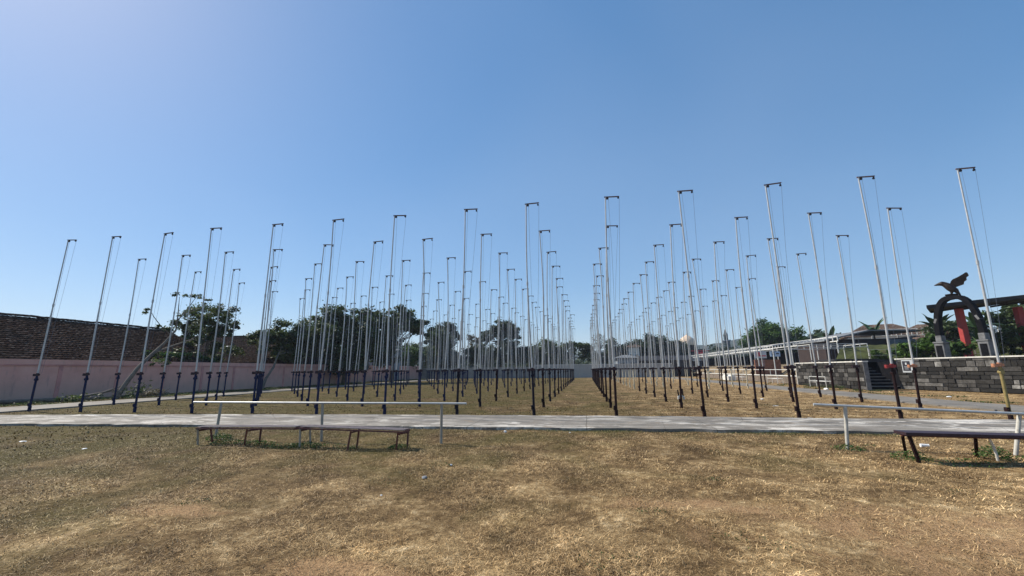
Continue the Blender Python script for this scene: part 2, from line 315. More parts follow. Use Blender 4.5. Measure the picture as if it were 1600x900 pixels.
# ------------------------------------------------------------------ mesh helpers
class MB:
    def __init__(s): s.v = []; s.f = []; s.m = []; s.uv = {}
    def add(s, vs_, fs, mi=0):
        n = len(s.v); s.v += [tuple(x) for x in vs_]
        for f in fs: s.f.append(tuple(n + i for i in f)); s.m.append(mi)
    def box(s, c, d, rz=0, rx=0, ry=0, mi=0):
        mt = Matrix.Translation(c) @ Matrix.Rotation(rz, 4, 'Z') @ Matrix.Rotation(ry, 4, 'Y') @ Matrix.Rotation(rx, 4, 'X')
        p = [mt @ Vector((sx * d[0] / 2, sy * d[1] / 2, sz * d[2] / 2)) for sx in (-1, 1) for sy in (-1, 1) for sz in (-1, 1)]
        s.add(p, [(0, 1, 3, 2), (4, 6, 7, 5), (0, 4, 5, 1), (2, 3, 7, 6), (0, 2, 6, 4), (1, 5, 7, 3)], mi); return s
    def beam(s, a, b, w, h, up=(0, 0, 1), mi=0):
        a = Vector(a); b = Vector(b); d = (b - a).normalized(); u = Vector(up)
        if abs(d.dot(u)) > .97: u = Vector((1, 0, 0))
        x = d.cross(u).normalized(); y = x.cross(d)
        p = [q + x * (i * w / 2) + y * (j * h / 2) for q in (a, b) for i, j in ((-1, -1), (1, -1), (1, 1), (-1, 1))]
        s.add(p, [(3, 2, 1, 0), (4, 5, 6, 7), (0, 1, 5, 4), (1, 2, 6, 5), (2, 3, 7, 6), (3, 0, 4, 7)], mi); return s
    def tube(s, pts, rad, n=8, cap=True, mi=0):
        pts = [Vector(p) for p in pts]
        if not isinstance(rad, (list, tuple)): rad = [rad] * len(pts)
        base = len(s.v); prev = None
        for i, p in enumerate(pts):
            d = (pts[min(i + 1, len(pts) - 1)] - pts[max(i - 1, 0)]).normalized()
            if prev is None:
                x = d.cross(Vector((0, 0, 1)));
                if x.length < .1: x = d.cross(Vector((1, 0, 0)))
                x.normalize()
            else: x = (prev - d * prev.dot(d)).normalized()
            prev = x; y = d.cross(x)
            for k in range(n):
                a = 2 * math.pi * k / n; s.v.append(tuple(p + (x * math.cos(a) + y * math.sin(a)) * rad[i]))
        for i in range(len(pts) - 1):
            for k in range(n):
                a = base + i * n + k; b = base + i * n + (k + 1) % n
                s.f.append((a, b, b + n, a + n)); s.m.append(mi)
        if cap:
            s.f.append(tuple(base + k for k in range(n))[::-1]); s.m.append(mi)
            s.f.append(tuple(base + (len(pts) - 1) * n + k for k in range(n))); s.m.append(mi)
        return s
    def prism(s, poly, ax, a, b, mi=0):
        """poly: 2D points in the plane normal to ax ('x','y','z'), extruded from a to b"""
        def P(u, v, w): return {'x': (w, u, v), 'y': (u, w, v), 'z': (u, v, w)}[ax]
        n = len(poly); vv = [P(u, v, a) for u, v in poly] + [P(u, v, b) for u, v in poly]
        s.add(vv, [tuple(range(n))[::-1], tuple(range(n, 2 * n))] + [(i, (i + 1) % n, n + (i + 1) % n, n + i) for i in range(n)], mi); return s
    def mesh(s, name, mats, smooth=False, bevel=0):
        me = bpy.data.meshes.new(name); me.from_pydata(s.v, [], s.f); me.update()
        for m in (mats if isinstance(mats, (list, tuple)) else [mats]): me.materials.append(m)
        me.polygons.foreach_set('material_index', s.m)
        if smooth:
            me.shade_smooth()
            try: me.set_sharp_from_angle(angle=R(40))
            except Exception: pass
        return me
    def build(s, name, mats, parent=None, smooth=False, loc=(0, 0, 0), rot=(0, 0, 0), bevel=0):
        o = bpy.data.objects.new(name, s.mesh(name, mats, smooth)); col.objects.link(o)
        o.location = loc; o.rotation_euler = rot
        if parent: o.parent = parent
        if bevel:
            b = o.modifiers.new('bevel', 'BEVEL'); b.width = bevel; b.segments = 2; b.limit_method = 'ANGLE'
        return o
def tag(o, label=None, cat=None, group=None, kind=None):
    if label: o['label'] = label
    if cat: o['category'] = cat
    if group: o['group'] = group
    if kind: o['kind'] = kind
    return o
def thing(name, label, cat, loc=(0, 0, 0), rz=0, group=None):
    o = bpy.data.objects.new(name, None); col.objects.link(o); o.location = loc; o.rotation_euler = (0, 0, rz)
    o.empty_display_size = 0.3
    return tag(o, label, cat, group)
def structure(o): o['kind'] = 'structure'; return o
def np_mesh(name, V, F, mat, tone=None, parent=None, quads=True):
    me = bpy.data.meshes.new(name); k = F.shape[1]
    me.vertices.add(len(V)); me.vertices.foreach_set('co', V.astype(np.float32).ravel())
    me.loops.add(F.size); me.loops.foreach_set('vertex_index', F.astype(np.int32).ravel())
    me.polygons.add(len(F)); me.polygons.foreach_set('loop_start', np.arange(0, F.size, k, dtype=np.int32))
    me.polygons.foreach_set('loop_total', np.full(len(F), k, dtype=np.int32))
    me.update(calc_edges=True)
    if tone is not None:
        a = me.attributes.new('tone', 'FLOAT', 'FACE'); a.data.foreach_set('value', tone.astype(np.float32))
    me.materials.append(mat)
    o = bpy.data.objects.new(name, me); col.objects.link(o)
    if parent: o.parent = parent
    return o
def wall_uv(o):
    """UV in metres along the wall and up it"""
    me = o.data; uv = me.uv_layers.new(name='UVMap')
    for p in me.polygons:
        n = p.normal
        for li in p.loop_indices:
            v = me.vertices[me.loops[li].vertex_index].co
            if abs(n.z) > 0.7: uv.data[li].uv = (v.x, v.y)
            else:
                t = Vector((-n.y, n.x, 0)).normalized(); uv.data[li].uv = (v.x * t.x + v.y * t.y, v.z)

# ------------------------------------------------------------------ ground, paths, terrain
def make_ground():
    xs = np.concatenate([[-1500, -700, -300, -120, -60], np.arange(-40, 30.1, 0.5), [60, 120, 300, 700, 1500]])
    ys = np.concatenate([[-600, -200, -60, -20, -8], np.arange(0, 80.1, 0.5), [110, 180, 300, 600, 1200, 1800]])
    X, Y = np.meshgrid(xs, ys)
    near = (np.abs(X + 5) < 34) & (Y > -1) & (Y < 79)
    lawn = (Y < 10.0)
    Z = 0.022 * (np.sin(X * 1.3 + 1.7 * np.sin(Y * .7)) + np.sin(Y * 1.9 + X * .35 + 2)) * 0.5 + 0.012 * np.sin(X * 3.1 + Y * 2.3)
    Z = np.where(near, Z * np.where(lawn, 1.0, 0.45), 0) - 0.02
    V = np.stack([X.ravel(), Y.ravel(), Z.ravel()], 1)
    nx, ny = len(xs), len(ys)
    i, j = np.meshgrid(np.arange(nx - 1), np.arange(ny - 1)); a = (j * nx + i).ravel()
    F = np.stack([a, a + 1, a + nx + 1, a + nx], 1)
    o = np_mesh('ground', V, F, M['turf']); o.data.shade_smooth(); structure(o)
    def height(x, y): return 0.0
make_ground()
def ground_z(x, y):
    z = 0.022 * (np.sin(x * 1.3 + 1.7 * np.sin(y * .7)) + np.sin(y * 1.9 + x * .35 + 2)) * 0.5 + 0.012 * np.sin(x * 3.1 + y * 2.3)
    return z * np.where(y < 10.0, 1.0, 0.45) - 0.02

def slab(name, outline, z0, z1, wob=0.0, mat='path'):
    """a cast concrete strip with a slightly ragged edge; outline = list of (near, far) point pairs"""
    b = MB(); L = []
    for (a, c), (a2, c2) in zip(outline[:-1], outline[1:]):
        n = max(1, int(math.dist(a, a2) / 0.5))
        for k in range(n):
            t = k / n; L.append(((a[0] + (a2[0] - a[0]) * t, a[1] + (a2[1] - a[1]) * t), (c[0] + (c2[0] - c[0]) * t, c[1] + (c2[1] - c[1]) * t)))
    L.append(outline[-1]); r = random.Random(3)
    P = []
    for a, c in L:
        e = (r.random() - .5) * wob; f = (r.random() - .5) * wob
        P.append([(a[0] + e * .6, a[1] + e, z0), (a[0] + e * .6, a[1] + e, z1), (c[0] + f * .6, c[1] + f, z1), (c[0] + f * .6, c[1] + f, z0)])
    b.v = [p for q in P for p in q]
    for k in range(len(P) - 1):
        o = k * 4
        for s_ in range(3): b.f.append((o + s_, o + 4 + s_, o + 5 + s_, o + 1 + s_)); b.m.append(0)
    return structure(b.build(name, M[mat]))
slab('front_path', [((-60, 8.7), (-60, 10.6)), ((-21.5, 10.15), (-21.7, 12.45)), ((-16.6, 10.3), (-16.6, 13.0)), ((-9, 10.72), (-9, 13.6)), ((1.5, 11.1), (1.5, 13.95)), ((7, 11.15), (7, 13.8)), ((40, 11.2), (40, 13.9))], -0.06, 0.045, 0.16)
slab('left_path', [((-26.7, 9.0), (-23.7, 9.0)), ((-26.7, 13.0), (-23.5, 13.0)), ((-26.6, 30), (-24.2, 30)), ((-26.6, 74), (-24.4, 74))], -0.06, 0.036, 0.10, 'sidepath')
slab('right_path', [((13.9, 14.2), (16.4, 14.2)), ((13.0, 20), (15.5, 20)), ((12.9, 34), (15.1, 34)), ((12.9, 75), (15.0, 75))], -0.06, 0.03, 0.08, 'sidepath')

# the stone wall line on the right and the terrace behind it
WA, WB = Vector((20.45, 32.0)), Vector((24.3, 22.0))
b = MB(); b.v = []
TZ = 1.86
def terr():
    pts = [(17.95, 39.8), (18.05, 31.3), (17.9, 31.2)]
    m = MB()
    # terrace top behind the left wall segment, stairwell cut out between x 17.9 and 20.5
    m.add([(18.1, 41, TZ), (18.1, 36.2, TZ), (20.9, 36.2, TZ), (20.9, 41, TZ)], [(0, 1, 2, 3)])
    m.add([(20.75, 41, TZ + .002), (20.75, 32.1, TZ + .002), (24.6, 22.0, TZ + .002), (31, 5, TZ + .002), (140, 5, TZ + .002), (140, 41, TZ + .002)], [(0, 1, 2, 3, 4, 5)])
    m.add([(18.1, 41, TZ), (140, 41, TZ), (140, 400, TZ), (18.9, 400, .7), (18.9, 42, .7)], [(0, 1, 2, 3, 4)][:0])
    m.add([(18.9, 41.0, .62), (22.5, 41.0, .62), (22.5, 300, .62), (18.9, 300, .62)], [(0, 1, 2, 3)])
    m.add([(22.5, 41.0, .62), (22.5, 300, .62), (24.2, 300, TZ - .01), (24.2, 41.0, TZ - .01)], [(3, 2, 1, 0)])
    m.add([(24.2, 41.0, TZ - .01), (24.2, 300, TZ - .01), (300, 300, TZ + 2), (300, 41, TZ + 2)], [(3, 2, 1, 0)])
    return structure(m.build('terrace_ground', M['terrace']))
terr()
# overgrown bank rising behind the terrace
def bank():
    m = MB(); r = random.Random(5)
    prof = [(0, 0), (1.2, .9), (2.6, 1.5), (4.5, 1.8), (12, 1.9)]
    line = [(24.9, 47.5), (27.5, 45.5), (30.5, 43.0), (34, 39.5), (38, 35), (44, 28)]
    P = []
    for k in range(len(line) - 1):
        for t in range(8): 
            a, c = line[k], line[k + 1]; f = t / 8
            P.append((a[0] + (c[0] - a[0]) * f, a[1] + (c[1] - a[1]) * f))
    P.append(line[-1]); n = len(prof)
    for (x, y) in P:
        for (d, h) in prof: m.v.append((x + d * .7 + r.uniform(-.1, .1), y + d * .7 + r.uniform(-.1, .1), TZ + h * (1 + r.uniform(-.08, .08))))
    for k in range(len(P) - 1):
        for q in range(n - 1): a = k * n + q; m.f.append((a, a + 1, a + n + 1, a + n)); m.m.append(0)
    return structure(m.build('grass_bank', M['bankgrass'], smooth=True))
bank()
# far wooded hills
def hills():
    for name, y0, x0, x1, hs, rr in (('wooded_hill', 600, -400, 1000, 84, 3), ('distant_hill', 1150, -1500, 1700, 62, 9)):
        r = random.Random(rr); nx = 140; V = []; F = []
        ph = [r.uniform(0, 6) for _ in range(6)]
        for i in range(nx):
            t = i / (nx - 1); x = x0 + (x1 - x0) * t
            env = np.interp(x, [-400, -250, -110, -60, 0, 60, 150, 225, 300, 400, 600, 1000], [4, 16, 36, 35, 29, 42, 54, 58, 58, 53, 50, 38]) / hs / .86 if rr == 3 else min(1, t * 6) * min(1, (1 - t) * 6)
            h = hs * env * (0.72 + .18 * math.sin(t * 9 + ph[0]) + .10 * math.sin(t * 23 + ph[1]) + .03 * math.sin(t * 77 + ph[2])) + r.uniform(0, 1.6)
            for j, (dy, k) in enumerate(((0, 0), (40, .35), (90, .75), (150, 1.0), (260, .9))):
                V.append((x, y0 + dy, -1 + max(.2, h * k) + (r.uniform(-1.3, 1.3) if j > 0 else 0)))
        for i in range(nx - 1):
            for j in range(4): a = i * 5 + j; F.append((a, a + 5, a + 6, a + 1))
        structure(np_mesh(name, np.array(V), np.array(F), M['hill']))
hills()

# ------------------------------------------------------------------ grass and weeds
def bad(x, y):   # no grass on the concrete
    p = (y > 10.15 + np.clip((x + 21.5) / 23, 0, 1) * .98) & (y < 12.45 + np.clip((x + 21.7) / 16, 0, 1) * 1.3)
    return p | ((x > 12.95) & (x < 15.3) & (y > 13)) | ((x > -26.8) & (x < -23.6) & (y > 9))
def grass(name, n, r0, r1, power, len_, wid, mat, amin, amax, tone_lo=0, tone_hi=1, flat=0.5):
    u = rng.random(n)
    r = (r0 ** (2 - power) + u * (r1 ** (2 - power) - r0 ** (2 - power))) ** (1 / (2 - power))
    a = R(90) + R(9.9) + np.radians(rng.uniform(amin, amax, n))
    x = r * np.cos(a); y = r * np.sin(a)
    # clumping: keep more where a coarse pattern is high, few on the bare earth
    def vn(s, seed):
        G_ = np.random.default_rng(seed).random((256, 256)); u, v = x * s + 100, y * s + 100
        i, j = np.floor(u).astype(int), np.floor(v).astype(int); fu, fv = u - i, v - j; fu = fu * fu * (3 - 2 * fu); fv = fv * fv * (3 - 2 * fv)
        g = lambda a_, b_: G_[a_ % 256, b_ % 256]
        return (g(i, j) * (1 - fu) + g(i + 1, j) * fu) * (1 - fv) + (g(i, j + 1) * (1 - fu) + g(i + 1, j + 1) * fu) * fv - .5
    pat = 1.3 * vn(1.3, 1) + 1.3 * vn(4.1, 2) + 1.4 * vn(11.0, 3)
    e = np.zeros(n)
    for (bx, by, brx, bry) in BARE: e = np.maximum(e, np.exp(-(((x - bx) / brx) ** 2 + ((y - by) / bry) ** 2) * 1.1))
    keep = (rng.random(n) < 0.60 + 0.42 * pat) & (rng.random(n) > e * .92) & ~bad(x, y + rng.normal(0, .045, n))
    x, y, r, pat = x[keep], y[keep], r[keep], pat[keep]; n = len(x)
    g = ground_z(x, y)
    th = rng.random(n) * 2 * np.pi
    L = rng.uniform(.4, 1.0, n) * len_ * (1 + .25 * pat)
    w = wid * rng.uniform(.6, 1.2, n) * np.clip(r / 6, .75, 2.2)
    el = np.abs(rng.normal(flat, .38, n)); el = np.clip(el, .04, 1.35)
    dx, dy = np.cos(th), np.sin(th); px, py = -dy, dx
    b = np.stack([x, y, g - .004], 1)
    k = rng.uniform(-.5, .5, n)
    mid = b + np.stack([dx * np.cos(el) + px * k * .2, dy * np.cos(el) + py * k * .2, np.sin(el)], 1) * (L * .55)[:, None]
    el2 = el * .35 - .1
    tip = mid + np.stack([dx * np.cos(el2) + px * k, dy * np.cos(el2) + py * k, np.sin(el2)], 1) * (L * .45)[:, None]
    tip[:, 2] = np.maximum(tip[:, 2], g + .002); mid[:, 2] = np.maximum(mid[:, 2], g + .006)
    s = np.stack([px, py, np.zeros(n)], 1) * (w / 2)[:, None]
    V = np.concatenate([b - s, b + s, mid + s * .8, mid - s * .8, tip + s * .25, tip - s * .25], 0)
    i = np.arange(n); f1 = np.stack([i, i + n, i + 2 * n, i + 3 * n], 1); f2 = np.stack([i + 3 * n, i + 2 * n, i + 4 * n, i + 5 * n], 1)
    t = np.clip(rng.beta(1.7, 1.9, n) * (tone_hi - tone_lo) + tone_lo, 0, 1)
    o = np_mesh(name, V, np.concatenate([f1, f2]), mat, np.concatenate([t, t]))
    return tag(o, None, None, None, 'stuff')
tag(grass('straw', 80000, 2.2, 14.5, 1.15, .085, .0062, M['blade'], -68, 68, .62, 1, .14), 'longer pale dead straws lying on the short grass', 'straw')
tag(grass('dry_grass', 620000, 2.2, 15.0, 1.25, .062, .0054, M['blade'], -68, 68, 0, .95, .38), 'short dry brown and straw coloured grass covering the field in front of the path', 'grass')
tag(grass('field_grass', 170000, 13.5, 60, 1.3, .085, .012, M['blade'], -62, 62, 0, .75, .6), 'sparse dry grass between the rows of poles', 'grass')
def clump(cx, cy, rad, n, hgt, lw, hmin=.2):
    a = rng.random(n) * 2 * np.pi; q = np.sqrt(rng.random(n)) * rad
    x = cx + np.cos(a) * q; y = cy + np.sin(a) * q * .7; g = ground_z(x, y)
    h = hgt * rng.uniform(hmin, 1, n) * (1 - .6 * q / rad)
    c = np.stack([x, y, g + h], 1)
    d1 = rng.normal(0, 1, (n, 3)); d1[:, 2] *= .5; d1 /= np.linalg.norm(d1, axis=1)[:, None]
    d2 = np.cross(d1, rng.normal(0, 1, (n, 3))); d2 /= np.linalg.norm(d2, axis=1)[:, None]
    s = lw * rng.uniform(.5, 1.2, n)[:, None]
    V = np.concatenate([c - d1 * s, c + d2 * s * .45, c + d1 * s, c - d2 * s * .45]); i = np.arange(n)
    V[:, 2] = np.maximum(V[:, 2], -.01)
    return V, np.stack([i, i + n, i + 2 * n, i + 3 * n], 1), rng.random(n)
def weeds(name, spots, mat, label, lw=.022):
    Vs, Fs, Ts, o = [], [], [], 0
    for s in spots:
        V, F, T = clump(*s, lw); Vs.append(V); Fs.append(F + o); Ts.append(T); o += len(V)
    return tag(np_mesh(name, np.concatenate(Vs), np.concatenate(Fs), mat, np.concatenate(Ts)), label, 'weeds', None, 'stuff')
sp = [(-8.25, 8.5, .30, 500, .22), (-7.0, 8.25, .35, 380, .10), (-6.3, 8.1, .45, 350, .07), (-5.8, 8.1, .35, 380, .12), (-3.75, 8.15, .22, 260, .10), (-7.7, 8.2, .45, 300, .07), (-5.2, 8.2, .5, 260, .06),
      (-4.7, 8.1, .2, 120, .06), (4.72, 9.0, .28, 260, .14), (5.2, 8.2, .28, 380, .20), (6.45, 8.35, .25, 520, .26), (6.9, 8.1, .5, 300, .10), (5.8, 8.0, .5, 220, .06)]
weeds('weeds', sp, M['weed'], 'low green weeds growing round the bench and rail feet')
wr = random.Random(2)
sp = [(wr.uniform(-9.5, 6), wr.uniform(3.2, 9.8), wr.uniform(.12, .35), 60, wr.uniform(.02, .05)) for _ in range(26)]
sp += [(wr.uniform(-2, 12), 11.0 - wr.random() * .2, wr.uniform(.2, .5), 60, .05) for _ in range(90)]
sp += [(.3 + .6 * wr.random(), 10.9, .5, 80, .05) for _ in range(6)]
weeds('creeping_weeds', sp, M['leafolive'], 'thin green weeds creeping through the dry grass', .014)
sp = [(wr.uniform(-31.2, -27.2), wr.uniform(12, 70), wr.uniform(.3, .9), 90, wr.uniform(.06, .3)) for _ in range(150)]
sp += [(wr.uniform(15.7, 18.0), wr.uniform(20, 70), wr.uniform(.2, .6), 50, wr.uniform(.04, .16)) for _ in range(70)]
sp += [(wr.uniform(17.2, 17.9), wr.uniform(33, 38), .5, 120, .3) for _ in range(6)]
weeds('verge_weeds', sp, M['leafolive'], 'scrubby weeds along the foot of the walls', .05)

# ------------------------------------------------------------------ poles
H = 7.545; CL = 1.5
def ms(b, name, mat, smooth=True): return b.mesh(name, mat, smooth)
def up_tube(bow, mat):
    b = MB(); pts = []; rad = []
    for k in range(13):
        t = k / 12; z = CL + .02 + (H - CL - .02) * t
        pts.append((bow * math.sin(math.pi * t), 0, z)); rad.append(.031 if t < .5 else .0215 + .004 * (1 - t))
    b.tube(pts, rad, 10); b.tube([(bow, 0, CL + (H - CL) * .49), (bow, 0, CL + (H - CL) * .51)], .036, 10)
    return ms(b, 'pole_tube', mat)
BOWS = [0, .05, -.06, .10, -.03]
TUBES = [up_tube(w, M['galv']) for w in BOWS]
BLUES = {}
def base_mesh(mat):
    b = MB(); b.tube([(0, 0, -.1), (0, 0, CL + .03)], .040, 12)
    b.tube([(.0, -.05, CL - .20), (.0, .05, CL - .20)], .055, 10)            # rope cleat wheel
    b.beam((.0, 0, CL - .32), (.07, 0, CL - .10), .025, .025)
    return ms(b, 'base_post', mat)
def shoe_mesh(mat):
    b = MB(); b.tube([(0, 0, -.12), (0, 0, .20)], .056, 12)
    b.box((-.045, 0, .26), (.075, .095, .14)); b.tube([(-.05, -.075, .27), (-.05, .075, .27)], .022, 8)
    return ms(b, 'hinge_shoe', mat)
def clamp_mesh(mat):
    b = MB(); b.box((-.045, 0, CL), (.27, .075, .075)); b.box((-.14, 0, CL - .01), (.06, .10, .10)); b.tube([(0, 0, CL - .05), (0, 0, CL + .07)], .050, 10)
    return ms(b, 'clamp_bar', mat, False)
ARM = .475
def arm_mesh():
    b = MB(); b.box((ARM / 2 - .02, 0, H), (ARM + .05, .036, .036)); b.box((.05, 0, H - .05), (.05, .014, .10), ry=R(45))
    return ms(b, 'cross_arm', M['arm'], False)
def pulley_mesh(x):
    b = MB(); b.tube([(x, -.018, H - .065), (x, .018, H - .065)], .033, 10); b.box((x, 0, H - .035), (.014, .046, .05))
    return ms(b, 'pulley', M['pulley'])
def rope_mesh(xt, xb, sag=.02, oy=0):
    b = MB(); n = 6
    pts = [(xt + (xb - xt) * (t / n) + sag * math.sin(math.pi * t / n), oy * math.sin(math.pi * t / n), H - .07 + (CL + .06 - H + .07) * (t / n)) for t in range(n + 1)]
    b.tube(pts, .0042, 4, False); return ms(b, 'halyard', M['rope'])
mats = {'blue': M['blue'], 'navy': M['navy'], 'maroon': M['maroon'], 'pale': M['pale'], 'yellow': M['yellow']}
BASES = {k: base_mesh(m) for k, m in mats.items()}
SHOES = {k: shoe_mesh(M['maroon'] if k in ('yellow',) else m) for k, m in mats.items()}
CLAMPS = {k: clamp_mesh(M[k]) for k in ('clamp', 'redclamp', 'orangeclamp')}
ARMM = arm_mesh(); PUL = [pulley_mesh(.075), pulley_mesh(ARM - .035)]; ROPES = [rope_mesh(.10, .07), rope_mesh(ARM, .15), rope_mesh(.10, .05, .05, .03), rope_mesh(ARM, .12, .07, -.06), rope_mesh(.09, .12, -.03, .02), rope_mesh(ARM, .22, -.05, .05)]
X0, Y0, SX, SY, NR, NC = -23.2768, 14.2537, 2.6873, 3.2192, 16, 14
LEAN = {(0, 0): (0.175, 0.016), (1, 0): (-0.090, 0.047), (2, 0): (-0.127, 0.144), (3, 0): (-0.237, -0.009), (4, 0): (-0.057, 0.096), (5, 0): (-0.006, 0.120), (6, 0): (-0.043, 0.153), (7, 0): (0.186, 0.066), (8, 0): (-0.148, 0.034), (9, 0): (0.048, -0.038), (10, 0): (-0.154, -0.038), (11, 0): (-0.039, 0.002), (12, 0): (0.041, -0.028), (13, 0): (0.095, -0.066), (0, 1): (-0.157, 0.133), (1, 1): (0.079, -0.017), (2, 1): (0.025, -0.068), (3, 1): (0.049, 0.039), (4, 1): (0.300, -0.222), (5, 1): (0.182, -0.100), (6, 1): (-0.103, 0.001), (7, 1): (0.061, -0.166), (8, 1): (0.013, -0.069), (9, 1): (0.241, -0.148), (10, 1): (0.232, 0.250), (11, 1): (0.031, -0.104), (12, 1): (0.078, -0.052), (13, 1): (0.199, -0.028), (0, 2): (0.091, -0.014), (1, 2): (0.152, -0.080), (3, 2): (0.264, -0.250), (4, 2): (0.105, -0.250), (5, 2): (0.037, 0.112), (6, 2): (-0.048, 0.123), (7, 2): (0.233, -0.250), (8, 2): (0.043, 0.135), (10, 2): (0.026, -0.009), (11, 2): (0.170, 0.048), (13, 2): (0.214, 0.174)}
ORD = ['first', 'second', 'third', 'fourth', 'fifth', 'sixth', 'seventh', 'eighth', 'ninth', 'tenth', 'eleventh', 'twelfth', 'thirteenth', 'fourteenth', 'fifteenth', 'sixteenth']
def pole_colour(i, r):
    if (i, r) == (13, 0): return 'yellow'
    if i >= 10 and r >= 6 and (i * 7 + r * 3) % 5 != 0: return 'pale'
    if i >= 9: return 'maroon'
    if i >= 7: return 'navy' if (i + r) % 3 else 'maroon'
    return 'blue'
WORD = {'blue': 'blue based', 'navy': 'black based', 'maroon': 'dark red based', 'pale': 'pale based', 'yellow': 'yellow based'}
def flag_pole(i, r):
    rr = random.Random(i * 97 + r * 13)
    dx, dy = LEAN.get((i, r), (rr.gauss(0, .10), rr.gauss(0, .12)))
    c = pole_colour(i, r)
    cl = 'redclamp' if (i, r) == (12, 0) else 'orangeclamp' if (i, r) in ((13, 0), (13, 1)) else 'clamp'
    where = 'in the front row' if r == 0 else 'in the rearmost row' if r == NR - 1 else 'in the %s row back' % ORD[r]
    side = ('%s from the left' % ORD[i]) if 0 < i < NC - 1 else ('leftmost' if i == 0 else 'rightmost')
    extra = ' with orange clamp' if cl == 'orangeclamp' else ' with red clamp' if cl == 'redclamp' else ''
    t = thing('pulley_pole', '%s pulley pole%s, %s %s' % (WORD[c], extra, side, where), 'pole',
              (X0 + i * SX, Y0 + r * SY, 0), 0, 'tall pulley poles standing in a grid on the field')
    t.rotation_euler = (-math.atan2(dy, H), math.atan2(dx, H), R(rr.uniform(-5, 5)))
    bow = rr.choice(range(5)) if r else {0: 0, 1: 0, 8: 2, 9: 2, 11: 0}.get(i, rr.choice((0, 0, 1, 4)))
    ropes = [ROPES[rr.choice((0, 0, 2, 4))], ROPES[rr.choice((1, 1, 3, 5))]]
    if r > 2 and rr.random() < .12: ropes = ropes[:1]
    for me in [BASES[c], SHOES[c], CLAMPS[cl], TUBES[bow], ARMM, PUL[0], PUL[1]] + ropes:
        o = bpy.data.objects.new(me.name.split('.')[0], me); col.objects.link(o); o.parent = t
        if me is ARMM: at_ = rr.gauss(0, .025); o.location = (H * math.sin(-at_), 0, H - H * math.cos(at_)); o.rotation_euler = (0, at_, 0)
        if me is TUBES[bow]: o.rotation_euler = (0, 0, 0)
    return t
for r_ in range(NR):
    for i_ in range(NC): flag_pole(i_, r_)

# ------------------------------------------------------------------ rails and benches in front
def rail(label, a, b_, posts, hts, rt, rp, pm, tm):
    t = thing('steel_rail', label, 'rail', (a[0], a[1], 0), 0, 'steel rails on the field in front of the path')
    L = lambda p: (p[0] - a[0], p[1] - a[1], p[2])
    m = MB(); m.tube([L(a), L(b_)], rt, 16); m.build('top_tube', tm, t, True)
    for (x, y), (tx, ty, h) in zip(posts, hts):
        m = MB(); m.tube([L((x, y, -.1)), L((tx, ty, h))], rp, 14); m.build('post', pm, t, True)
    return t
rail('long silver rail on three posts behind the slatted bench', (-9.37, 8.8, .81), (-2.56, 8.85, .80),
     [(-8.60, 8.75), (-5.91, 8.82), (-3.12, 8.87)], [(-8.90 + .30, 8.80, .79), (-5.95, 8.82, .79), (-3.12, 8.85, .78)], .023, .029, M['railpost'], M['railtube'])
rail('silver rail on two white posts behind the dark plank bench', (4.28, 9.08, .79), (9.6, 8.6, .58),
     [(4.72, 9.05), (7.16, 8.85)], [(4.79, 9.03, .75), (7.36, 8.83, .655)], .025, .030, M['creampost'], M['railtube'])
# left bench: two slatted sections end to end
def slat_bench(label, x0, x1, z0, z1, legs, lm, group):
    yf, yb = 7.93, 8.24
    t = thing('field_bench', label, 'bench', (x0, 8.08, 0), 0, group)
    def P(x, y, z): return (x - x0, y - 8.08, z)
    f = MB()
    za = lambda x: z0 + (z1 - z0) * (x - x0) / (x1 - x0)
    for y in (yf, yb): f.beam(P(x0, y, z0 - .026), P(x1, y, z1 - .026), .026, .026)
    for x in (x0 + .015, x1 - .015): f.beam(P(x, yf + .02, za(x) - .033), P(x, yb - .02, za(x) - .033), .03, .035)
    f.build('seat_frame', M['benchred'], t)
    for k in range(4):
        s = MB(); y = yf + .035 + k * .08
        n = 8; pts = [P(x0 + (x1 - x0) * q / n, y, za(x0 + (x1 - x0) * q / n) + .008 + random.uniform(-.003, .003)) for q in range(n + 1)]
        for q in range(n): s.beam(pts[q], pts[q + 1], .050, .014)
        s.build('slat', M['benchtop'], t)
    for (x, y, xt, mm) in legs:
        s = MB(); s.beam(P(x, y, -.05), P(xt, yf if y < 8.1 else yb, za(xt) - .045), .028, .028); s.build('leg', M[mm], t)
    for k in range(0, len(legs), 2):
        s = MB(); s.beam(P(legs[k][2], yf + .02, za(legs[k][2]) - .07), P(legs[k + 1][2], yb - .02, za(legs[k][2]) - .07), .03, .03); s.build('brace', M['benchred'], t)
    return t
slat_bench('low rusty slatted bench with weeds at its feet, left of the joined pair', -8.30, -5.95, .36, .385,
           [(-8.27, 8.0, -8.25, 'railpost'), (-8.15, 8.25, -8.25, 'rust'), (-7.14, 8.0, -7.05, 'rust'), (-7.02, 8.28, -6.98, 'benchred')], 0, 'low slatted benches on the grass')
slat_bench('low rusty slatted bench, right of the joined pair, bare grass at its feet', -5.84, -3.56, .395, .355,
           [(-5.80, 7.95, -5.81, 'railpost'), (-5.78, 8.26, -5.81, 'railpost'), (-4.70, 7.87, -4.68, 'rust'), (-4.69, 8.2, -4.68, 'rust'), (-3.72, 7.97, -3.68, 'rust'), (-3.60, 8.22, -3.6, 'benchred')], 0, 'low slatted benches on the grass')
t = thing('field_bench', 'dark maroon plank bench with leaning legs and one bent pale leg', 'bench', (5.0, 8.2, 0), 0, 'low slatted benches on the grass')
m = MB(); m.beam((.03, -.11, .425), (4.6, -.25, .375), .30, .05); m.build('plank', M['benchdark'], t, bevel=.006)
m = MB(); m.beam((.05, -.10, .385), (4.6, -.23, .335), .04, .03); m.build('under_rail', M['rust'], t)
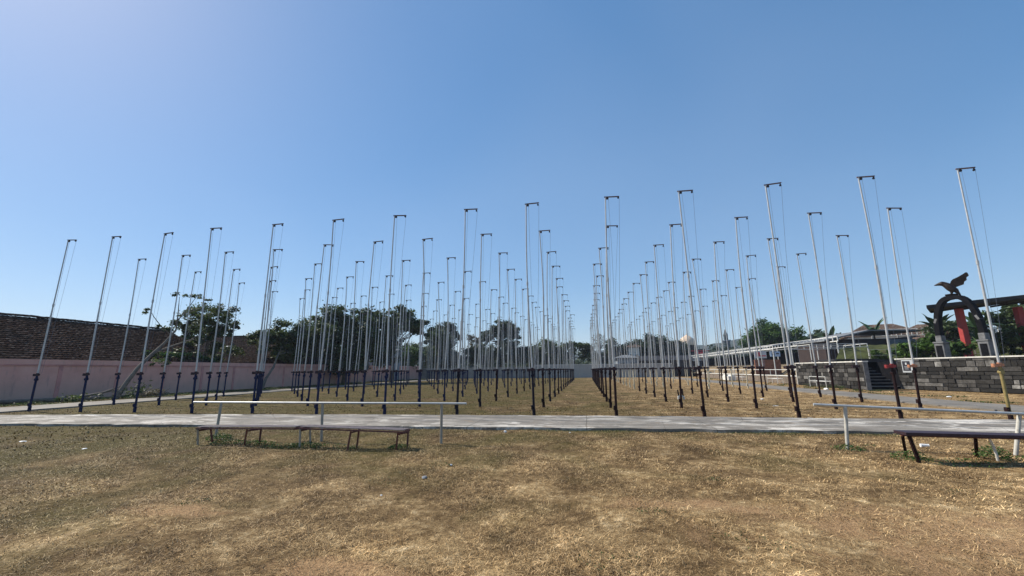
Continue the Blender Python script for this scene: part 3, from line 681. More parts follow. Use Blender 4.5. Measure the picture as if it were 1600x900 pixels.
for (a, c, mm) in (((.32, .30, -.05), (.15, .03, .39), 'maroon'), ((.20, -.16, -.05), (.10, -.2, .39), 'maroon'), ((1.34, .30, -.05), (1.18, .02, .38), 'maroon'), ((3.2, .25, -.05), (3.1, 0, .36), 'maroon'), ((3.2, -.2, -.05), (3.1, -.2, .36), 'maroon')):
    m = MB(); m.beam(a, c, .042, .042); m.build('leg', M[mm], t)
m = MB(); m.tube([(1.38, -.02, -.05), (1.36, -.05, .10), (1.30, -.1, .25), (1.24, -.13, .38)], .017, 8); tag(m.build('leg', M['capwhite'], t, True), 'bent pale leg')

# ------------------------------------------------------------------ litter and small things on the ground
def lump(name, label, cat, x, y, s, mat, seed, flat=1.0, group=None):
    s = tuple(q * .78 for q in s)
    r = random.Random(seed); m = MB(); n = 9; rings = [(0.0, .75), (.35, 1), (.75, .8), (1, .25)]
    for z, k in rings:
        for q in range(n):
            a = 2 * math.pi * q / n; rr = k * r.uniform(.75, 1.15)
            m.v.append((math.cos(a) * rr * s[0] / 2, math.sin(a) * rr * s[1] / 2, z * s[2] * r.uniform(.85, 1.1)))
    for j in range(3):
        for q in range(n): m.f.append((j * n + q, j * n + (q + 1) % n, (j + 1) * n + (q + 1) % n, (j + 1) * n + q)); m.m.append(0)
    m.f.append(tuple(3 * n + q for q in range(n))); m.m.append(0)
    o = m.build(name, mat, None, False, (x, y, float(ground_z(x, y)) - .004), (0, 0, r.uniform(0, 6)))
    return tag(o, label, cat, group)
GL = 'bits of litter on the dry grass'
lump('foam_cup', 'white foam cup lying just in front of the path, mid frame', 'litter', -2.05, 10.55, (.10, .09, .07), M['white'], 1, 1, GL)
lump('paper_scrap', 'small white paper scrap at the near edge of the path, right of the foam cup', 'litter', -.45, 10.6, (.07, .05, .03), M['white'], 2, 1, GL)
lump('crumpled_rag', 'grey crumpled rag on the grass in front of the bench', 'litter', -2.35, 6.0, (.17, .10, .04), M['grey'], 3, 1, GL)
lump('paper_scrap', 'white scrap of paper behind the grey rag', 'litter', -2.2, 6.75, (.07, .05, .03), M['white'], 4, 1, GL)
lump('paper_scrap', 'white scrap of paper nearer than the grey rag', 'litter', -2.6, 5.2, (.05, .04, .02), M['white'], 5, 1, GL)
lump('plastic_bag', 'flat white plastic bag on the grass at the far left', 'litter', -12.9, 7.9, (.20, .12, .03), M['white'], 6, 1, GL)
lump('paper_scrap', 'white scrap of paper left of the slatted bench', 'litter', -10.4, 7.4, (.14, .08, .03), M['white'], 7, 1, GL)
lump('field_stone', 'pale stone lying on the bare orange earth', 'stone', 4.05, 4.35, (.11, .07, .035), M['rock'], 8, 1)
lump('field_stone', 'small dark stone beside the pale one on the bare earth', 'stone', 5.4, 4.3, (.06, .05, .03), M['grey'], 9, 1)
lump('plastic_bag', 'crumpled white plastic bag at the foot of the stone wall', 'litter', 15.8, 31.6, (.45, .30, .16), M['white'], 10, 1, GL)
lump('plastic_bag', 'white plastic scrap on the verge in front of the arch', 'litter', 17.3, 24.0, (.35, .2, .08), M['white'], 14, 1, GL)
lump('paper_scrap', 'white scrap between the third and fourth rows of poles', 'litter', 8.3, 22.3, (.34, .2, .08), M['white'], 11, 1, GL)
lump('paper_scrap', 'long white scrap between the second and third rows of poles', 'litter', 7.4, 18.6, (.36, .14, .03), M['white'], 12, 1, GL)
lump('broken_brick', 'grey broken slab lying at the far edge of the front path', 'brick', 6.45, 13.98, (.30, .14, .07), M['concrete'], 13, 1)
m = MB(); m.tube([(-.06, 0, .035), (.06, 0, .035)], [.032, .026], 14); m.tube([(.06, 0, .035), (.065, 0, .035)], .030, 14)
tag(m.build('drinks_cup', M['white'], None, True, (6.18, 9.35, 0), (0, 0, R(-8))), 'white drinks cup lying on its side behind the dark plank bench', 'litter', GL)
m = MB(); m.tube([(0, 0, 0), (0, 0, .09)], [.028, .036], 14)
tag(m.build('drinks_cup', M['white'], None, True, (5.27, 8.33, .335), (0, 0, 0)), 'white paper cup hanging under the end of the dark plank bench', 'litter', GL)
t = thing('broken_post', 'pair of short broken dark red stubs in a pale footing', 'post', (4.6, 22.3, 0))
m = MB(); m.tube([(-.12, 0, -.05), (-.12, 0, .12), (0, 0, .16), (.13, 0, .1), (.13, 0, -.05)], .05, 8); m.build('footing', M['capwhite'], t, True)
for x, h in ((-.10, .44), (.11, .50)):
    m = MB(); m.beam((x, 0, .08), (x - .03, 0, h), .06, .06); m.build('stub', M['maroon'], t)

# ------------------------------------------------------------------ left boundary wall
LW = -31.5
t = thing('boundary_wall', 'faded pink plastered wall along the left edge of the field', 'wall', (LW, 0, 0))
m = MB()
m.box((-.11, 36, 1.05), (.16, 82, 2.10)); m.build('wall_panel', M['pink'], t)
m = MB(); m.box((-.11, 36, 2.24), (.24, 82, .28)); m.build('coping', M['pink'], t)
m = MB(); m.box((.012, 36, 2.06), (.03, 82, .07)); m.build('trim_band', M['pinktrim'], t)
for k in range(25):
    y = -2 + k * 3.2
    m = MB(); m.box((-.018, y, 1.01), (.045, .20, 2.02)); m.build('pilaster', M['pinktrim'], t)
# far wall
t = thing('boundary_wall', 'low grey plastered wall closing the far end behind the pole rows', 'wall', (0, 77, 0))
m = MB(); m.box((-20.2, 0, .95), (22.4, .2, 1.9)); m.build('wall_panel', M['concrete'], t)
m = MB(); m.box((-20.2, 0, 1.96), (22.6, .3, .12)); m.build('coping', M['concrete'], t)
t = thing('boundary_wall', 'light grey panel wall facing down the open aisle', 'wall', (0, 77, 0))
for k in range(12):
    x = -8.2 + k * 2.0
    m = MB(); m.box((x, .02 * (k % 2), 1.15), (1.98, .12, 2.3)); m.build('wall_panel', M['panel'], t)
m = MB(); m.box((2.8, .0, 2.34), (24.2, .2, .08)); m.build('coping', M['capwhite'], t)

# ------------------------------------------------------------------ old tiled building on the left
def tiled_slope(e0, e1, r0, r1, mat, pitch=.28, tile=.24, jit=.012):
    """rows of overlapping half-round tiles from eave line e0-e1 up to ridge line r0-r1"""
    e0, e1, r0, r1 = map(Vector, (e0, e1, r0, r1)); m = MB(); rr = random.Random(4)
    rows = int((r0 - e0).length / pitch); L = (e1 - e0).length; nt_ = int(L / tile)
    nrm = (e1 - e0).cross(r0 - e0).normalized()
    if nrm.z < 0: nrm = -nrm
    for j in range(rows):
        a, b_ = j / rows, (j + 1.12) / rows
        A0, A1 = e0.lerp(r0, a), e1.lerp(r1, a); B0, B1 = e0.lerp(r0, min(1, b_)), e1.lerp(r1, min(1, b_))
        base = len(m.v)
        n = nt_ * 2
        for q in range(n + 1):
            w = .035 if q % 2 else .0
            t_ = q / n; h = w + rr.uniform(-jit, jit)
            m.v.append(tuple(A0.lerp(A1, t_) + nrm * (.05 + h))); m.v.append(tuple(B0.lerp(B1, t_) + nrm * (h * .8)))
            m.v.append(tuple(A0.lerp(A1, t_) + nrm * (.005)))
        for q in range(n):
            k = base + q * 3
            m.f.append((k, k + 3, k + 4, k + 1)); m.m.append(0); m.f.append((k, k + 2, k + 5, k + 3)); m.m.append(0)
    return m
t = thing('tiled_building', 'long low building with an old dark clay tile roof behind the pink wall', 'building', (0, 0, 0))
m = MB(); m.box((-38.2, 9.5, 1.15), (10.6, 44, 2.3)); m.build('wall', M['concrete'], t)
tiled_slope((-32.45, -13, 2.33), (-32.45, 32.2, 2.33), (-38.0, -13, 5.42), (-38.0, 32.2, 5.42), M['tiles']).build('roof', M['tiles'], t)
m = MB(); m.add([(-38, -13, 5.40), (-38, 32.2, 5.40), (-43.7, 32.2, 2.2), (-43.7, -13, 2.2)], [(0, 1, 2, 3)]); m.prism([(-43.6, 2.2), (-32.6, 2.2), (-38, 5.35)], 'y', 31.9, 32.1); m.build('rear_roof', M['tiles'], t)
m = MB(); y = -13; rr = random.Random(6)
while y < 32:
    m.box((-38 + rr.uniform(-.02, .02), y + .22, 5.50 + rr.uniform(-.02, .03)), (.26, .42, .12), rx=rr.uniform(-.05, .05)); y += .44
rd = m.build('ridge_cap', M['tiles'], t)
m = MB(); y = -13
while y < 32:
    l = rr.uniform(.2, 1.5)
    if rr.random() < .72: m.box((-37.84, y + l / 2, 5.37), (.03, l * .95, .07))
    y += l + rr.uniform(0, .5)
m.build('ridge_mortar', M['mortar'], t)
t = thing('tiled_building', 'second dark tiled roof further back behind the round crowned tree', 'building', (0, 0, 0))
m = MB(); m.box((-43, 46, 1.2), (19, 17, 2.4)); m.build('wall', M['concrete'], t)
tiled_slope((-53.5, 35.2, 2.5), (-33.0, 37.6, 2.5), (-53.5, 43.6, 5.95), (-33.0, 47.2, 5.95), M['tiles'], .3, .26).build('roof', M['tiles'], t)
m = MB(); m.add([(-53.5, 43.6, 5.93), (-33, 47.2, 5.93), (-33, 55, 2.4), (-53.5, 52, 2.4)], [(0, 1, 2, 3)]); m.add([(-33.1, 37.7, 2.45), (-33.1, 54.9, 2.38), (-33.1, 47.15, 5.9)], [(0, 1, 2)]); m.build('rear_roof', M['tiles'], t)
m = MB(); m.beam((-53.5, 43.6, 6.03), (-33, 47.2, 6.03), .26, .14); m.build('ridge_cap', M['tiles'], t)
for (u, w) in ((.42, .62), (.62, .55), (.80, .58)):
    m = MB(); p = Vector((-53.5, 35.2, 2.5)).lerp(Vector((-33, 37.6, 2.5)), u).lerp(Vector((-53.5, 43.6, 5.95)).lerp(Vector((-33, 47.2, 5.95)), u), w)
    m.box(p + Vector((0, -.03, .12)), (.5, .3, .02), rz=R(8), rx=R(22)); m.build('pale_tile', M['mortar'], t)

# ------------------------------------------------------------------ trees
def crown_np(blobs, n, leaf, clumps, seed, hollow=.35, spread=.22, sizev=.5, droop=0):
    g = np.random.default_rng(seed); w = np.array([b_[3] * b_[4] * b_[5] for b_ in blobs]) ** (2 / 3); w = w / w.sum()
    C = []; W = []
    for b_, k in zip(blobs, w):
        q = max(3, int(clumps * k)); d = g.normal(0, 1, (q, 3)); d /= np.linalg.norm(d, axis=1)[:, None]
        rad = g.uniform(hollow, 1, q) ** .5; rad = rad * g.uniform(.82, 1.08, q)
        C.append(np.array(b_[:3]) + d * rad[:, None] * np.array(b_[3:6])); W += [min(b_[3:6])] * q
    C = np.concatenate(C); W = np.array(W); tone = g.uniform(0, 1, len(C)); ks = g.uniform(.6, 1.3, len(C)) * spread * W
    idx = g.integers(0, len(C), n)
    off = g.normal(0, 1, (n, 3)); off[:, 2] *= .62
    c = C[idx] + off * ks[idx][:, None]
    nn = g.normal(0, 1, (n, 3)); nn[:, 2] = np.abs(nn[:, 2]) + .6; nn /= np.linalg.norm(nn, axis=1)[:, None]
    d1 = np.cross(nn, g.normal(0, 1, (n, 3))); d1 /= np.linalg.norm(d1, axis=1)[:, None]; d2 = np.cross(nn, d1)
    s = leaf * g.uniform(1 - sizev, 1 + sizev, n)[:, None]
    V = np.concatenate([c - d1 * s, c + d2 * s * .5, c + d1 * s * 1.0, c - d2 * s * .5])
    i = np.arange(n)
    T = np.clip(.6 * tone[idx] + .4 * g.random(n), 0, 1)
    return V, np.stack([i, i + n, i + 2 * n, i + 3 * n], 1), T, C
def limb(m, a, b_, r0, r1, rr, n=5, k=.12, sides=7):
    a, b_ = Vector(a), Vector(b_); L = (b_ - a).length; pts = [a]
    for q in range(1, n): pts.append(a.lerp(b_, q / n) + Vector((rr.uniform(-1, 1), rr.uniform(-1, 1), rr.uniform(-.5, 1))) * L * k * .5)
    pts.append(b_); m.tube(pts, [r0 + (r1 - r0) * q / n for q in range(n + 1)], sides); return pts
def tree(label, base, trunk, blobs, n, leaf, mat, seed, bark='bark', r0=.16, clumps=60, hollow=.35, spread=.22, limbs=14, group=None, name='tree', cat='tree'):
    """base (x,y,z); trunk: list of points relative to base; blobs relative to base"""
    t = thing(name, label, cat, base, 0, group); rr = random.Random(seed)
    V, F, T, C = crown_np(blobs, int(n * 1.55), leaf * 1.18, clumps, seed, hollow * .5, spread)
    m = MB(); k = len(trunk) - 1
    m.tube(trunk, [r0 * (1.25 if q == 0 else 1 - .55 * q / k) for q in range(k + 1)], 9)
    top = Vector(trunk[-1]); C = C[:]
    order = list(range(len(C))); rr.shuffle(order)
    for q in order[:limbs]:
        s = Vector(trunk[-1]) if rr.random() < .6 or k < 2 else Vector(trunk[-2]).lerp(top, rr.random())
        limb(m, s, Vector(C[q]), r0 * .34, r0 * .07, rr)
    m.build('trunk', M[bark], t, True)
    np_mesh('crown', V, F, mat, T, t)
    return t
# leaning pale branchy tree by the wall
t = thing('leaning_tree', 'thin leaning tree with bare pale limbs and leaf tufted tips by the pink wall', 'tree', (-28.5, 21.5, 0))
m = MB(); rr = random.Random(12)
P = lambda *a: [Vector((x, y - 21.5, z)) for x, y, z in a]
m.tube(P((0, 21.4, -.1), (0, 21.9, .9), (.0, 22.45, 1.86), (0, 23.2, 2.75), (0, 23.9, 3.5), (0, 24.6, 4.5)), [.15, .13, .11, .10, .085, .06], 9)
m.tube(P((0, 23.3, 2.85), (.2, 24.4, 3.4), (.3, 25.6, 3.9), (.2, 26.6, 4.6)), [.07, .055, .04, .02], 7)
m.tube(P((0, 24.6, 4.5), (.1, 24.5, 5.6), (0, 24.5, 6.9)), [.05, .035, .015], 7)
m.tube(P((0, 24.5, 5.0), (.1, 25.2, 6.2), (0, 25.9, 7.3)), [.045, .03, .012], 7)
m.tube(P((0, 24.3, 4.1), (.1, 23.4, 4.7), (0, 22.9, 5.3), (0, 22.7, 5.6)), [.04, .03, .02, .012], 7)
m.tube(P((0, 25.0, 5.7), (.1, 26.2, 6.3), (0, 26.9, 6.9)), [.03, .02, .01], 6)
m.tube(P((.3, 25.0, 3.7), (.2, 25.5, 4.8), (.4, 25.9, 5.6)), [.03, .02, .01], 6)
m.build('trunk', M['palebark'], t, True)
bl = [(0, 3.0, 7.0, .34, .34, .26), (0, 4.35, 7.35, .36, .42, .34), (0, 1.15, 5.6, .42, .5, .22), (0, 5.3, 6.9, .3, .4, .25), (.2, 4.9, 4.7, .7, .7, .5), (.4, 4.2, 5.6, .5, .5, .3), (0, 5.4, 5.9, .5, .5, .3), (.1, 1.9, 4.6, .3, .5, .2), (0, 2.4, 2.2, .5, .5, .35)]
V, F, T, C = crown_np(bl, 1400, .085, 46, 5, .3, .30); np_mesh('crown', V, F, M['leafolive'], T, t)
# the trees, labels single each one out
tree('round crowned tree standing behind the pink wall at the end of the first tiled roof', (-34.2, 32.6, 0), [(0, 0, -.1), (.1, .1, 1.8), (.1, 0, 3.6), (0, 0, 5.0)],
     [(0, 0, 6.7, 2.0, 2.3, 1.3), (-.6, -1.5, 5.6, 1.4, 1.4, .9), (.5, 2.2, 5.6, 1.4, 1.7, .9), (-.2, -.2, 4.9, 2.0, 2.4, .9), (0, 1.5, 3.3, 1.2, 1.9, 1.1), (0, -2.4, 2.9, 1.2, 1.6, .8)], 9000, .105, M['leafolive'], 21, limbs=22, clumps=110, spread=.20)
tree('low bush pressed against the wall foot below the round crowned tree', (-32.9, 27.0, 0), [(0, 0, -.1), (0, 0, 1.2), (.1, .2, 1.8)],
     [(0, 0, 2.6, .5, 1.3, .7), (0, 1.7, 2.7, .5, 1.5, .8), (0, 4.2, 2.6, .5, 1.6, .5)], 2600, .10, M['weed'], 22, r0=.06, clumps=40, name='bush', cat='bush')
tree('pale green tree on a leaning trunk at the left end of the dark tree group', (-30.6, 35.6, 0), [(0, 0, -.1), (.05, .4, .9), (.1, 1.2, 2.0), (-.5, 2.3, 3.1), (-.9, 3.4, 4.4)],
     [(-1.2, 3.6, 5.6, 2.0, 2.2, 1.3), (.4, 6.0, 5.8, 2.0, 2.4, 1.6), (.2, 6.0, 4.0, 1.8, 2.2, 1.4), (-2.0, 2.4, 4.5, 1.5, 1.6, .9), (-.8, 5.2, 5.2, 1.6, 2.0, 1.2), (-1.3, 4.4, 3.7, 1.6, 2.2, 1.0), (-1.5, 2.0, 3.4, 1.0, 1.2, .6), (-1.6, 1.6, 5.0, 1.3, 1.6, .9)], 17000, .11, M['leafolive'], 23, 'palebark', clumps=110, limbs=18, r0=.14)
tree('tall dark leafy tree in the middle of the dark group, its crown reaching highest', (-30.0, 48.5, 0), [(0, 0, -.1), (.1, 0, 2), (0, .2, 4.5)],
     [(-1.5, 0, 8.4, 2.8, 2.8, 1.7), (2.0, .3, 7.8, 3.0, 2.8, 1.7), (.2, 0, 6.0, 4.2, 3.2, 2.4), (-3, -.5, 5.6, 2.4, 2.4, 2.0), (3.3, .2, 5.2, 2.6, 2.4, 2.2), (0, -1, 3.4, 4.2, 2.4, 2.0), (0, -.8, 2.2, 4.4, 2.2, 1.2)], 19000, .15, M['leafdark'], 24, r0=.3, clumps=190, limbs=24)
tree('dark tree with a broad crown at the right end of the dark group', (-25.6, 52.5, 0), [(0, 0, -.1), (.1, 0, 2), (0, .2, 4.8)],
     [(0, 0, 8.5, 3.0, 2.8, 1.6), (2.4, 0, 7.9, 2.6, 2.3, 1.4), (-1.6, 0, 6.4, 3.0, 2.8, 2.2), (-1.5, -.5, 4.0, 2.8, 2.4, 1.8), (4.2, 0, 6.9, 1.4, 1.4, .9)], 12000, .15, M['leafdark'], 25, r0=.28, clumps=130, limbs=22)
tree('small thin crowned tree beside the blue grey house', (-24.2, 66, 0), [(0, 0, -.1), (0, 0, 2.5), (.2, 0, 4.8)],
     [(0, 0, 7.2, 2.2, 2.0, 1.2), (1.4, 0, 5.8, 1.6, 1.6, 1.0), (-1, 0, 4.6, 1.5, 1.4, .8)], 2600, .14, M['leafdark'], 26, clumps=60, limbs=22)
tree('light green bushy tree behind the far end of the pink wall', (-33.5, 74, 0), [(0, 0, -.1), (0, 0, 2.0), (.2, 0, 3.0)],
     [(-1.2, 0, 4.4, 2.4, 2.2, 2.2), (1.6, 0, 4.2, 2.2, 2.0, 1.8), (0, 0, 3.0, 3.4, 2.0, 1.5)], 5600, .16, M['leafbright'], 27, clumps=80)
tree('dull green tree filling the gap left of the first tall domed tree', (-36.5, 88, 0), [(0, 0, -.1), (0, 0, 2.5), (.2, 0, 4)],
     [(-2, 0, 5.4, 3.2, 2.5, 2.4), (2.6, 0, 4.6, 3.0, 2.5, 2.2), (6.2, 0, 4.2, 2.6, 2.2, 2.2), (-7, 0, 4.2, 3.4, 2.2, 2.2)], 7000, .2, M['leafdark'], 28, clumps=100)
tree('first tall domed tree beyond the far wall, left of the two', (-30.4, 86, 0), [(0, 0, -.1), (.1, 0, 3), (0, .2, 6.0)],
     [(0, 0, 10.0, 3.3, 3.2, 2.0), (-2.6, 0, 8.4, 2.0, 2.0, 1.0), (2.4, 0, 8.4, 2.4, 2.0, 1.6), (-.2, 0, 6.8, 3.2, 3.0, 2.4), (.6, 0, 3.8, 4.2, 2.6, 2.6), (-4.6, 0, 7.6, 1.0, 1.0, .6)], 14000, .18, M['leafblue'], 29, r0=.34, clumps=150, limbs=24)
tree('second tall domed tree beyond the far wall with sky showing under its crown', (-17.8, 86, 0), [(0, 0, -.1), (.1, 0, 3), (0, .2, 7.0)],
     [(.4, 0, 10.0, 3.3, 3.0, 1.9), (-2.6, 0, 8.8, 1.9, 2.0, 1.1), (2.8, 0, 9.2, 1.9, 2.0, 1.6), (-3.5, 0, 7.2, 1.7, 1.6, .7), (3.6, 0, 7.2, 1.0, 1.4, .6)], 8500, .18, M['leafblue'], 30, r0=.3, clumps=90, limbs=30, spread=.2)
tree('dark undergrowth tree below the second domed tree', (-17.0, 84, 0), [(0, 0, -.1), (0, 0, 2), (0, 0, 3.2)],
     [(-3.2, 0, 4.6, 2.8, 2.2, 2.4), (1, 0, 5.4, 3.6, 2.2, 2.4), (3.8, 0, 4.6, 2.4, 2.0, 2.2), (-6.6, 0, 4.6, 2.0, 2.0, 2.2)], 9000, .19, M['leafblue'], 31, clumps=110)
tree('thin feathery tree between the two tall domed trees', (-24.2, 90, 0), [(0, 0, -.1), (0, 0, 3), (.3, 0, 5.6)],
     [(0, 0, 8.2, 2.2, 2.0, 1.3), (.4, 0, 6.0, 2.4, 2.0, 1.4)], 1700, .16, M['leafdry'], 32, clumps=50, limbs=26)
tree('blue green low tree right of the second domed tree', (-10.0, 100, 0), [(0, 0, -.1), (0, 0, 2), (0, 0, 3.2)],
     [(-2.4, 0, 4.8, 3.2, 2.2, 2.2), (1.6, 0, 4.6, 3.0, 2.2, 2.0)], 4200, .22, M['leafblue'], 33, clumps=70)
tree('rounded olive tree left of the aisle beyond the far wall', (-7.8, 88, 0), [(0, 0, -.1), (0, 0, 2), (0, 0, 3.6)],
     [(-.6, 0, 5.4, 2.9, 2.4, 2.4), (1.8, 0, 4.6, 2.2, 2.0, 2.0), (-3, 0, 4.0, 2.0, 1.8, 1.8)], 5600, .18, M['leafolive'], 34, clumps=80)
tree('dark tree beyond the panel wall at the left side of the aisle opening', (-2.3, 90, 0), [(0, 0, -.1), (0, 0, 2), (0, 0, 3.8)],
     [(-1.2, 0, 5.4, 2.2, 2.2, 1.8), (.6, 0, 6.6, 1.4, 1.4, .8), (2.6, 0, 4.8, 1.8, 2.0, 2.0), (-3.4, 0, 4.2, 1.8, 1.8, 1.7)], 5600, .18, M['leafdark'], 35, clumps=80)
tree('dark tree beyond the panel wall at the right side of the aisle opening', (7.4, 92, 0), [(0, 0, -.1), (0, 0, 2), (0, 0, 3.8)],
     [(-1.2, 0, 5.6, 2.0, 2.2, 2.2), (1.6, 0, 5.2, 2.0, 2.0, 2.0), (4.4, 0, 5.6, 2.6, 2.0, 1.8), (-3.6, 0, 4.0, 1.8, 1.6, 1.6)], 6500, .2, M['leafblue'], 36, clumps=90)
tree('bare thin tree with a haze of twigs in the aisle opening', (3.2, 95, 0), [(0, 0, -.1), (0, 0, 3), (.1, 0, 6)],
     [(0, 0, 7.9, 1.8, 1.5, 1.9)], 500, .10, M['leafdry'], 37, 'palebark', r0=.09, clumps=40, limbs=34)
for k, (x, y, s, lab) in enumerate(((13.5, 96, .90, 'tall blunt dark tree, left of the slate dark group right of the aisle'), (16.3, 97, .92, 'tall blunt dark tree, middle of the slate dark group right of the aisle'), (20.2, 99, .84, 'tall blunt dark tree, right of the slate dark group beside the cream dome'), (10.4, 101, .72, 'lower dark tree behind the small white house right of the aisle'))):
    tree(lab, (x, y, 0), [(0, 0, -.1), (0, 0, 2.5), (0, 0, 4.5)], [(0, 0, 7.6 * s, 2.2, 2.2, 2.2 * s), (.2, 0, 5.2 * s, 2.7, 2.2, 2.6), (-.3, 0, 2.8, 2.8, 2.2, 2.2)], 6500, .2, M['leafblue'], 40 + k, clumps=80, spread=.26, hollow=.2, group='dark trees behind the far corner')
tree('big bright green tree behind the steel canopies', (36.4, 90, 1.5), [(0, 0, -.3), (0, 0, 2), (0, 0, 3.8)],
     [(-.6, 0, 6.6, 3.2, 3.0, 2.9), (3.0, 0, 5.6, 3.0, 2.8, 2.6), (-3.4, 0, 4.8, 2.4, 2.4, 2.0), (0, 0, 3.2, 5.0, 2.8, 2.2)], 13000, .19, M['leafbright'], 50, r0=.3, clumps=130)
tree('dull dark tree behind the canopies, right of the bright green one', (46.5, 92, 1.5), [(0, 0, -.3), (0, 0, 2), (0, 0, 3.2)],
     [(0, 0, 5.4, 3.2, 2.6, 1.9), (-3.0, 0, 4.4, 2.6, 2.2, 1.7), (3.2, 0, 4.6, 2.4, 2.2, 1.5), (-5.5, 0, 4.2, 2.4, 2.2, 1.6)], 7000, .2, M['leafdark'], 51, clumps=90)
tree('far dark tree at the right edge rising above the pavilion roof', (52.5, 46, 2), [(0, 0, -.3), (0, 0, 3), (0, 0, 6.5)],
     [(.8, 0, 9.6, 3.0, 3.0, 2.2), (4.5, -1, 10.4, 3.2, 2.4, 2.2), (0, 0, 7.6, 2.6, 3, 1.6)], 7000, .17, M['leafdark'], 52, clumps=110)
tree('dark tree seen through the arch, behind the first red column', (34, 46, 2), [(0, 0, -.3), (0, 0, 1.5), (0, 0, 2.2)],
     [(0, 0, 2.7, 1.5, 1.6, 1.0), (1.8, 0, 2.6, 1.8, 1.8, 1.0), (-1.6, 0, 1.7, 1.3, 1.4, .7)], 3600, .13, M['leafdark'], 53, clumps=90)
tree('dark tree between the two red columns of the pavilion', (41, 46, 2), [(0, 0, -.3), (0, 0, 1.6), (0, 0, 2.6)],
     [(0, 0, 3.9, 3.0, 2.4, 1.3), (3, 0, 3.7, 2.6, 2.2, 1.3)], 5200, .15, M['leafdark'], 54, clumps=80)
g_ = random.Random(77); blobs = [(g_.uniform(-95, 60), g_.uniform(0, 45), g_.uniform(1.5, 5.5), g_.uniform(2.5, 5), 3, g_.uniform(1.8, 3.4)) for _ in range(90)]
V, F, T, C = crown_np(blobs, 46000, .42, 900, 78, .2, .3); V[:, 1] += 112; V[:, 2] = np.maximum(V[:, 2], 0)
tag(np_mesh('far_woods', V, F, M['leafblue'], T), 'hazy low band of far woods along the horizon', 'woods', None, 'stuff')
# shrubs on the terrace
for k, (x, y, z, s, mt, lab) in enumerate((
    (26.9, 37.6, TZ, .62, 'leafolive', 'yellow green shrub on the terrace just left of the black arch'),
    (24.9, 38.6, TZ, .5, 'weed', 'broad leaved shrub on the terrace above the stair opening'),
    (24.7, 34.9, TZ, .75, 'leafbright', 'bright leafy shrub seen under the black arch'),
    (30.2, 34.6, TZ, 1.05, 'leafolive', 'leafy shrub between the red columns of the pavilion'),
    (32.6, 32.3, TZ, 1.1, 'leafbright', 'tall bright shrub at the right edge under the pavilion roof'))):
    tree(lab, (x, y, z), [(0, 0, -.1), (0, 0, .7), (.1, 0, 1.1)], [(0, 0, 1.5 * s, 1.1 * s, 1.1 * s, .9 * s), (1.0, -.4, 1.1 * s, 1.0, .9, .8 * s), (-.9, .5, 1.0 * s, 1.0, .9, .8 * s)], 2600, .12, M[mt], 60 + k, r0=.05, clumps=46, limbs=16, name='shrub', cat='shrub', group='shrubs on the terrace')
# fallen branches on the verge
t = thing('fallen_branch', 'cut leafy branch lying along the foot of the pink wall', 'branch', (-29.3, 18, 0))
m = MB(); m.tube([(-1.6, -2.4, .12), (-.6, 0, .12), (0.1, 1.8, .16), (.4, 3.0, .40), (.6, 3.8, .75)], [.11, .10, .08, .06, .03], 8)
m.tube([(.1, 1.8, .16), (.7, 2.6, .12), (1.2, 3.6, .2)], [.05, .04, .02], 6); m.tube([(-.4, .6, .1), (.5, 1.3, .1), (1.0, 2.2, .1)], [.04, .03, .015], 6)
m.tube([(.4, 3.0, .4), (.3, 4.2, .6), (.7, 5.4, .7)], [.04, .03, .012], 6); m.build('stem', M['palebark'], t, True)
V, F, T, C = crown_np([(.4, 2.4, .25, .6, 1.6, .22), (.5, 4.2, .5, .6, 1.2, .35), (.8, 1.0, .15, .5, 1.0, .12)], 480, .09, 14, 3, .2, .7)
V[:, 2] = np.maximum(V[:, 2], .01); np_mesh('foliage', V, F, M['leafolive'], T, t)
t = thing('fallen_branch', 'heap of dry twigs piled below the leaning pale tree', 'branch', (-27.9, 23.2, 0))
m = MB(); rr = random.Random(9)
for k in range(16):
    a = (rr.uniform(-.5, .5), rr.uniform(-1.0, .6), rr.uniform(.02, .25)); b_ = (a[0] + rr.uniform(-.5, .7), a[1] + rr.uniform(-.3, 1.1), a[2] + rr.uniform(-.02, .5)); m.tube([a, b_], [.025, .008], 5)
m.build('stem', M['palebark'], t)
V, F, T, C = crown_np([(0, 0, .25, .6, .9, .22)], 380, .08, 16, 4, .2, .5); V[:, 2] = np.maximum(V[:, 2], .01); np_mesh('foliage', V, F, M['leafdry'], T, t)

# banana plants
def banana(label, x, y, z, h, n, seed, L=1.9):
    rr = random.Random(seed); t = thing('banana_plant', label, 'banana plant', (x, y, z), 0, 'banana plants behind the canopies')
    m = MB(); m.tube([(0, 0, -.1), (.03, 0, h * .5), (0, 0, h)], [.14, .11, .07], 9); m.build('stem', M['palebark'], t, True)
    for k in range(n):
        a = 2 * math.pi * k / n + rr.uniform(-.3, .3); el = rr.uniform(.6, 1.35); l = L * rr.uniform(.8, 1.15); m = MB(); S = 9
        p = Vector((0, 0, h - .1)); d = Vector((math.cos(a) * math.cos(el), math.sin(a) * math.cos(el), math.sin(el))); side = Vector((-math.sin(a), math.cos(a), 0))
        for q in range(S + 1):
            w = .26 * math.sin(math.pi * min(1, .08 + q / S * .95)) ** .6 + .01
            up = side.cross(d).normalized()
            m.v += [tuple(p + side * w + up * w * .35), tuple(p), tuple(p - side * w + up * w * .35)]
            p = p + d * (l / S); d = (d + Vector((0, 0, -.16))).normalized()
        for q in range(S): o = q * 3; m.f += [(o, o + 3, o + 4, o + 1), (o + 1, o + 4, o + 5, o + 2)]; m.m += [0, 0]
        m.build('leaf', M['bananaleaf'], t, True)
M['bananaleaf'] = simple('banana_leaf', (.045, .085, .022), 0.5, 0, .35, 3, c2=(.12, .15, .04), amount=.4)
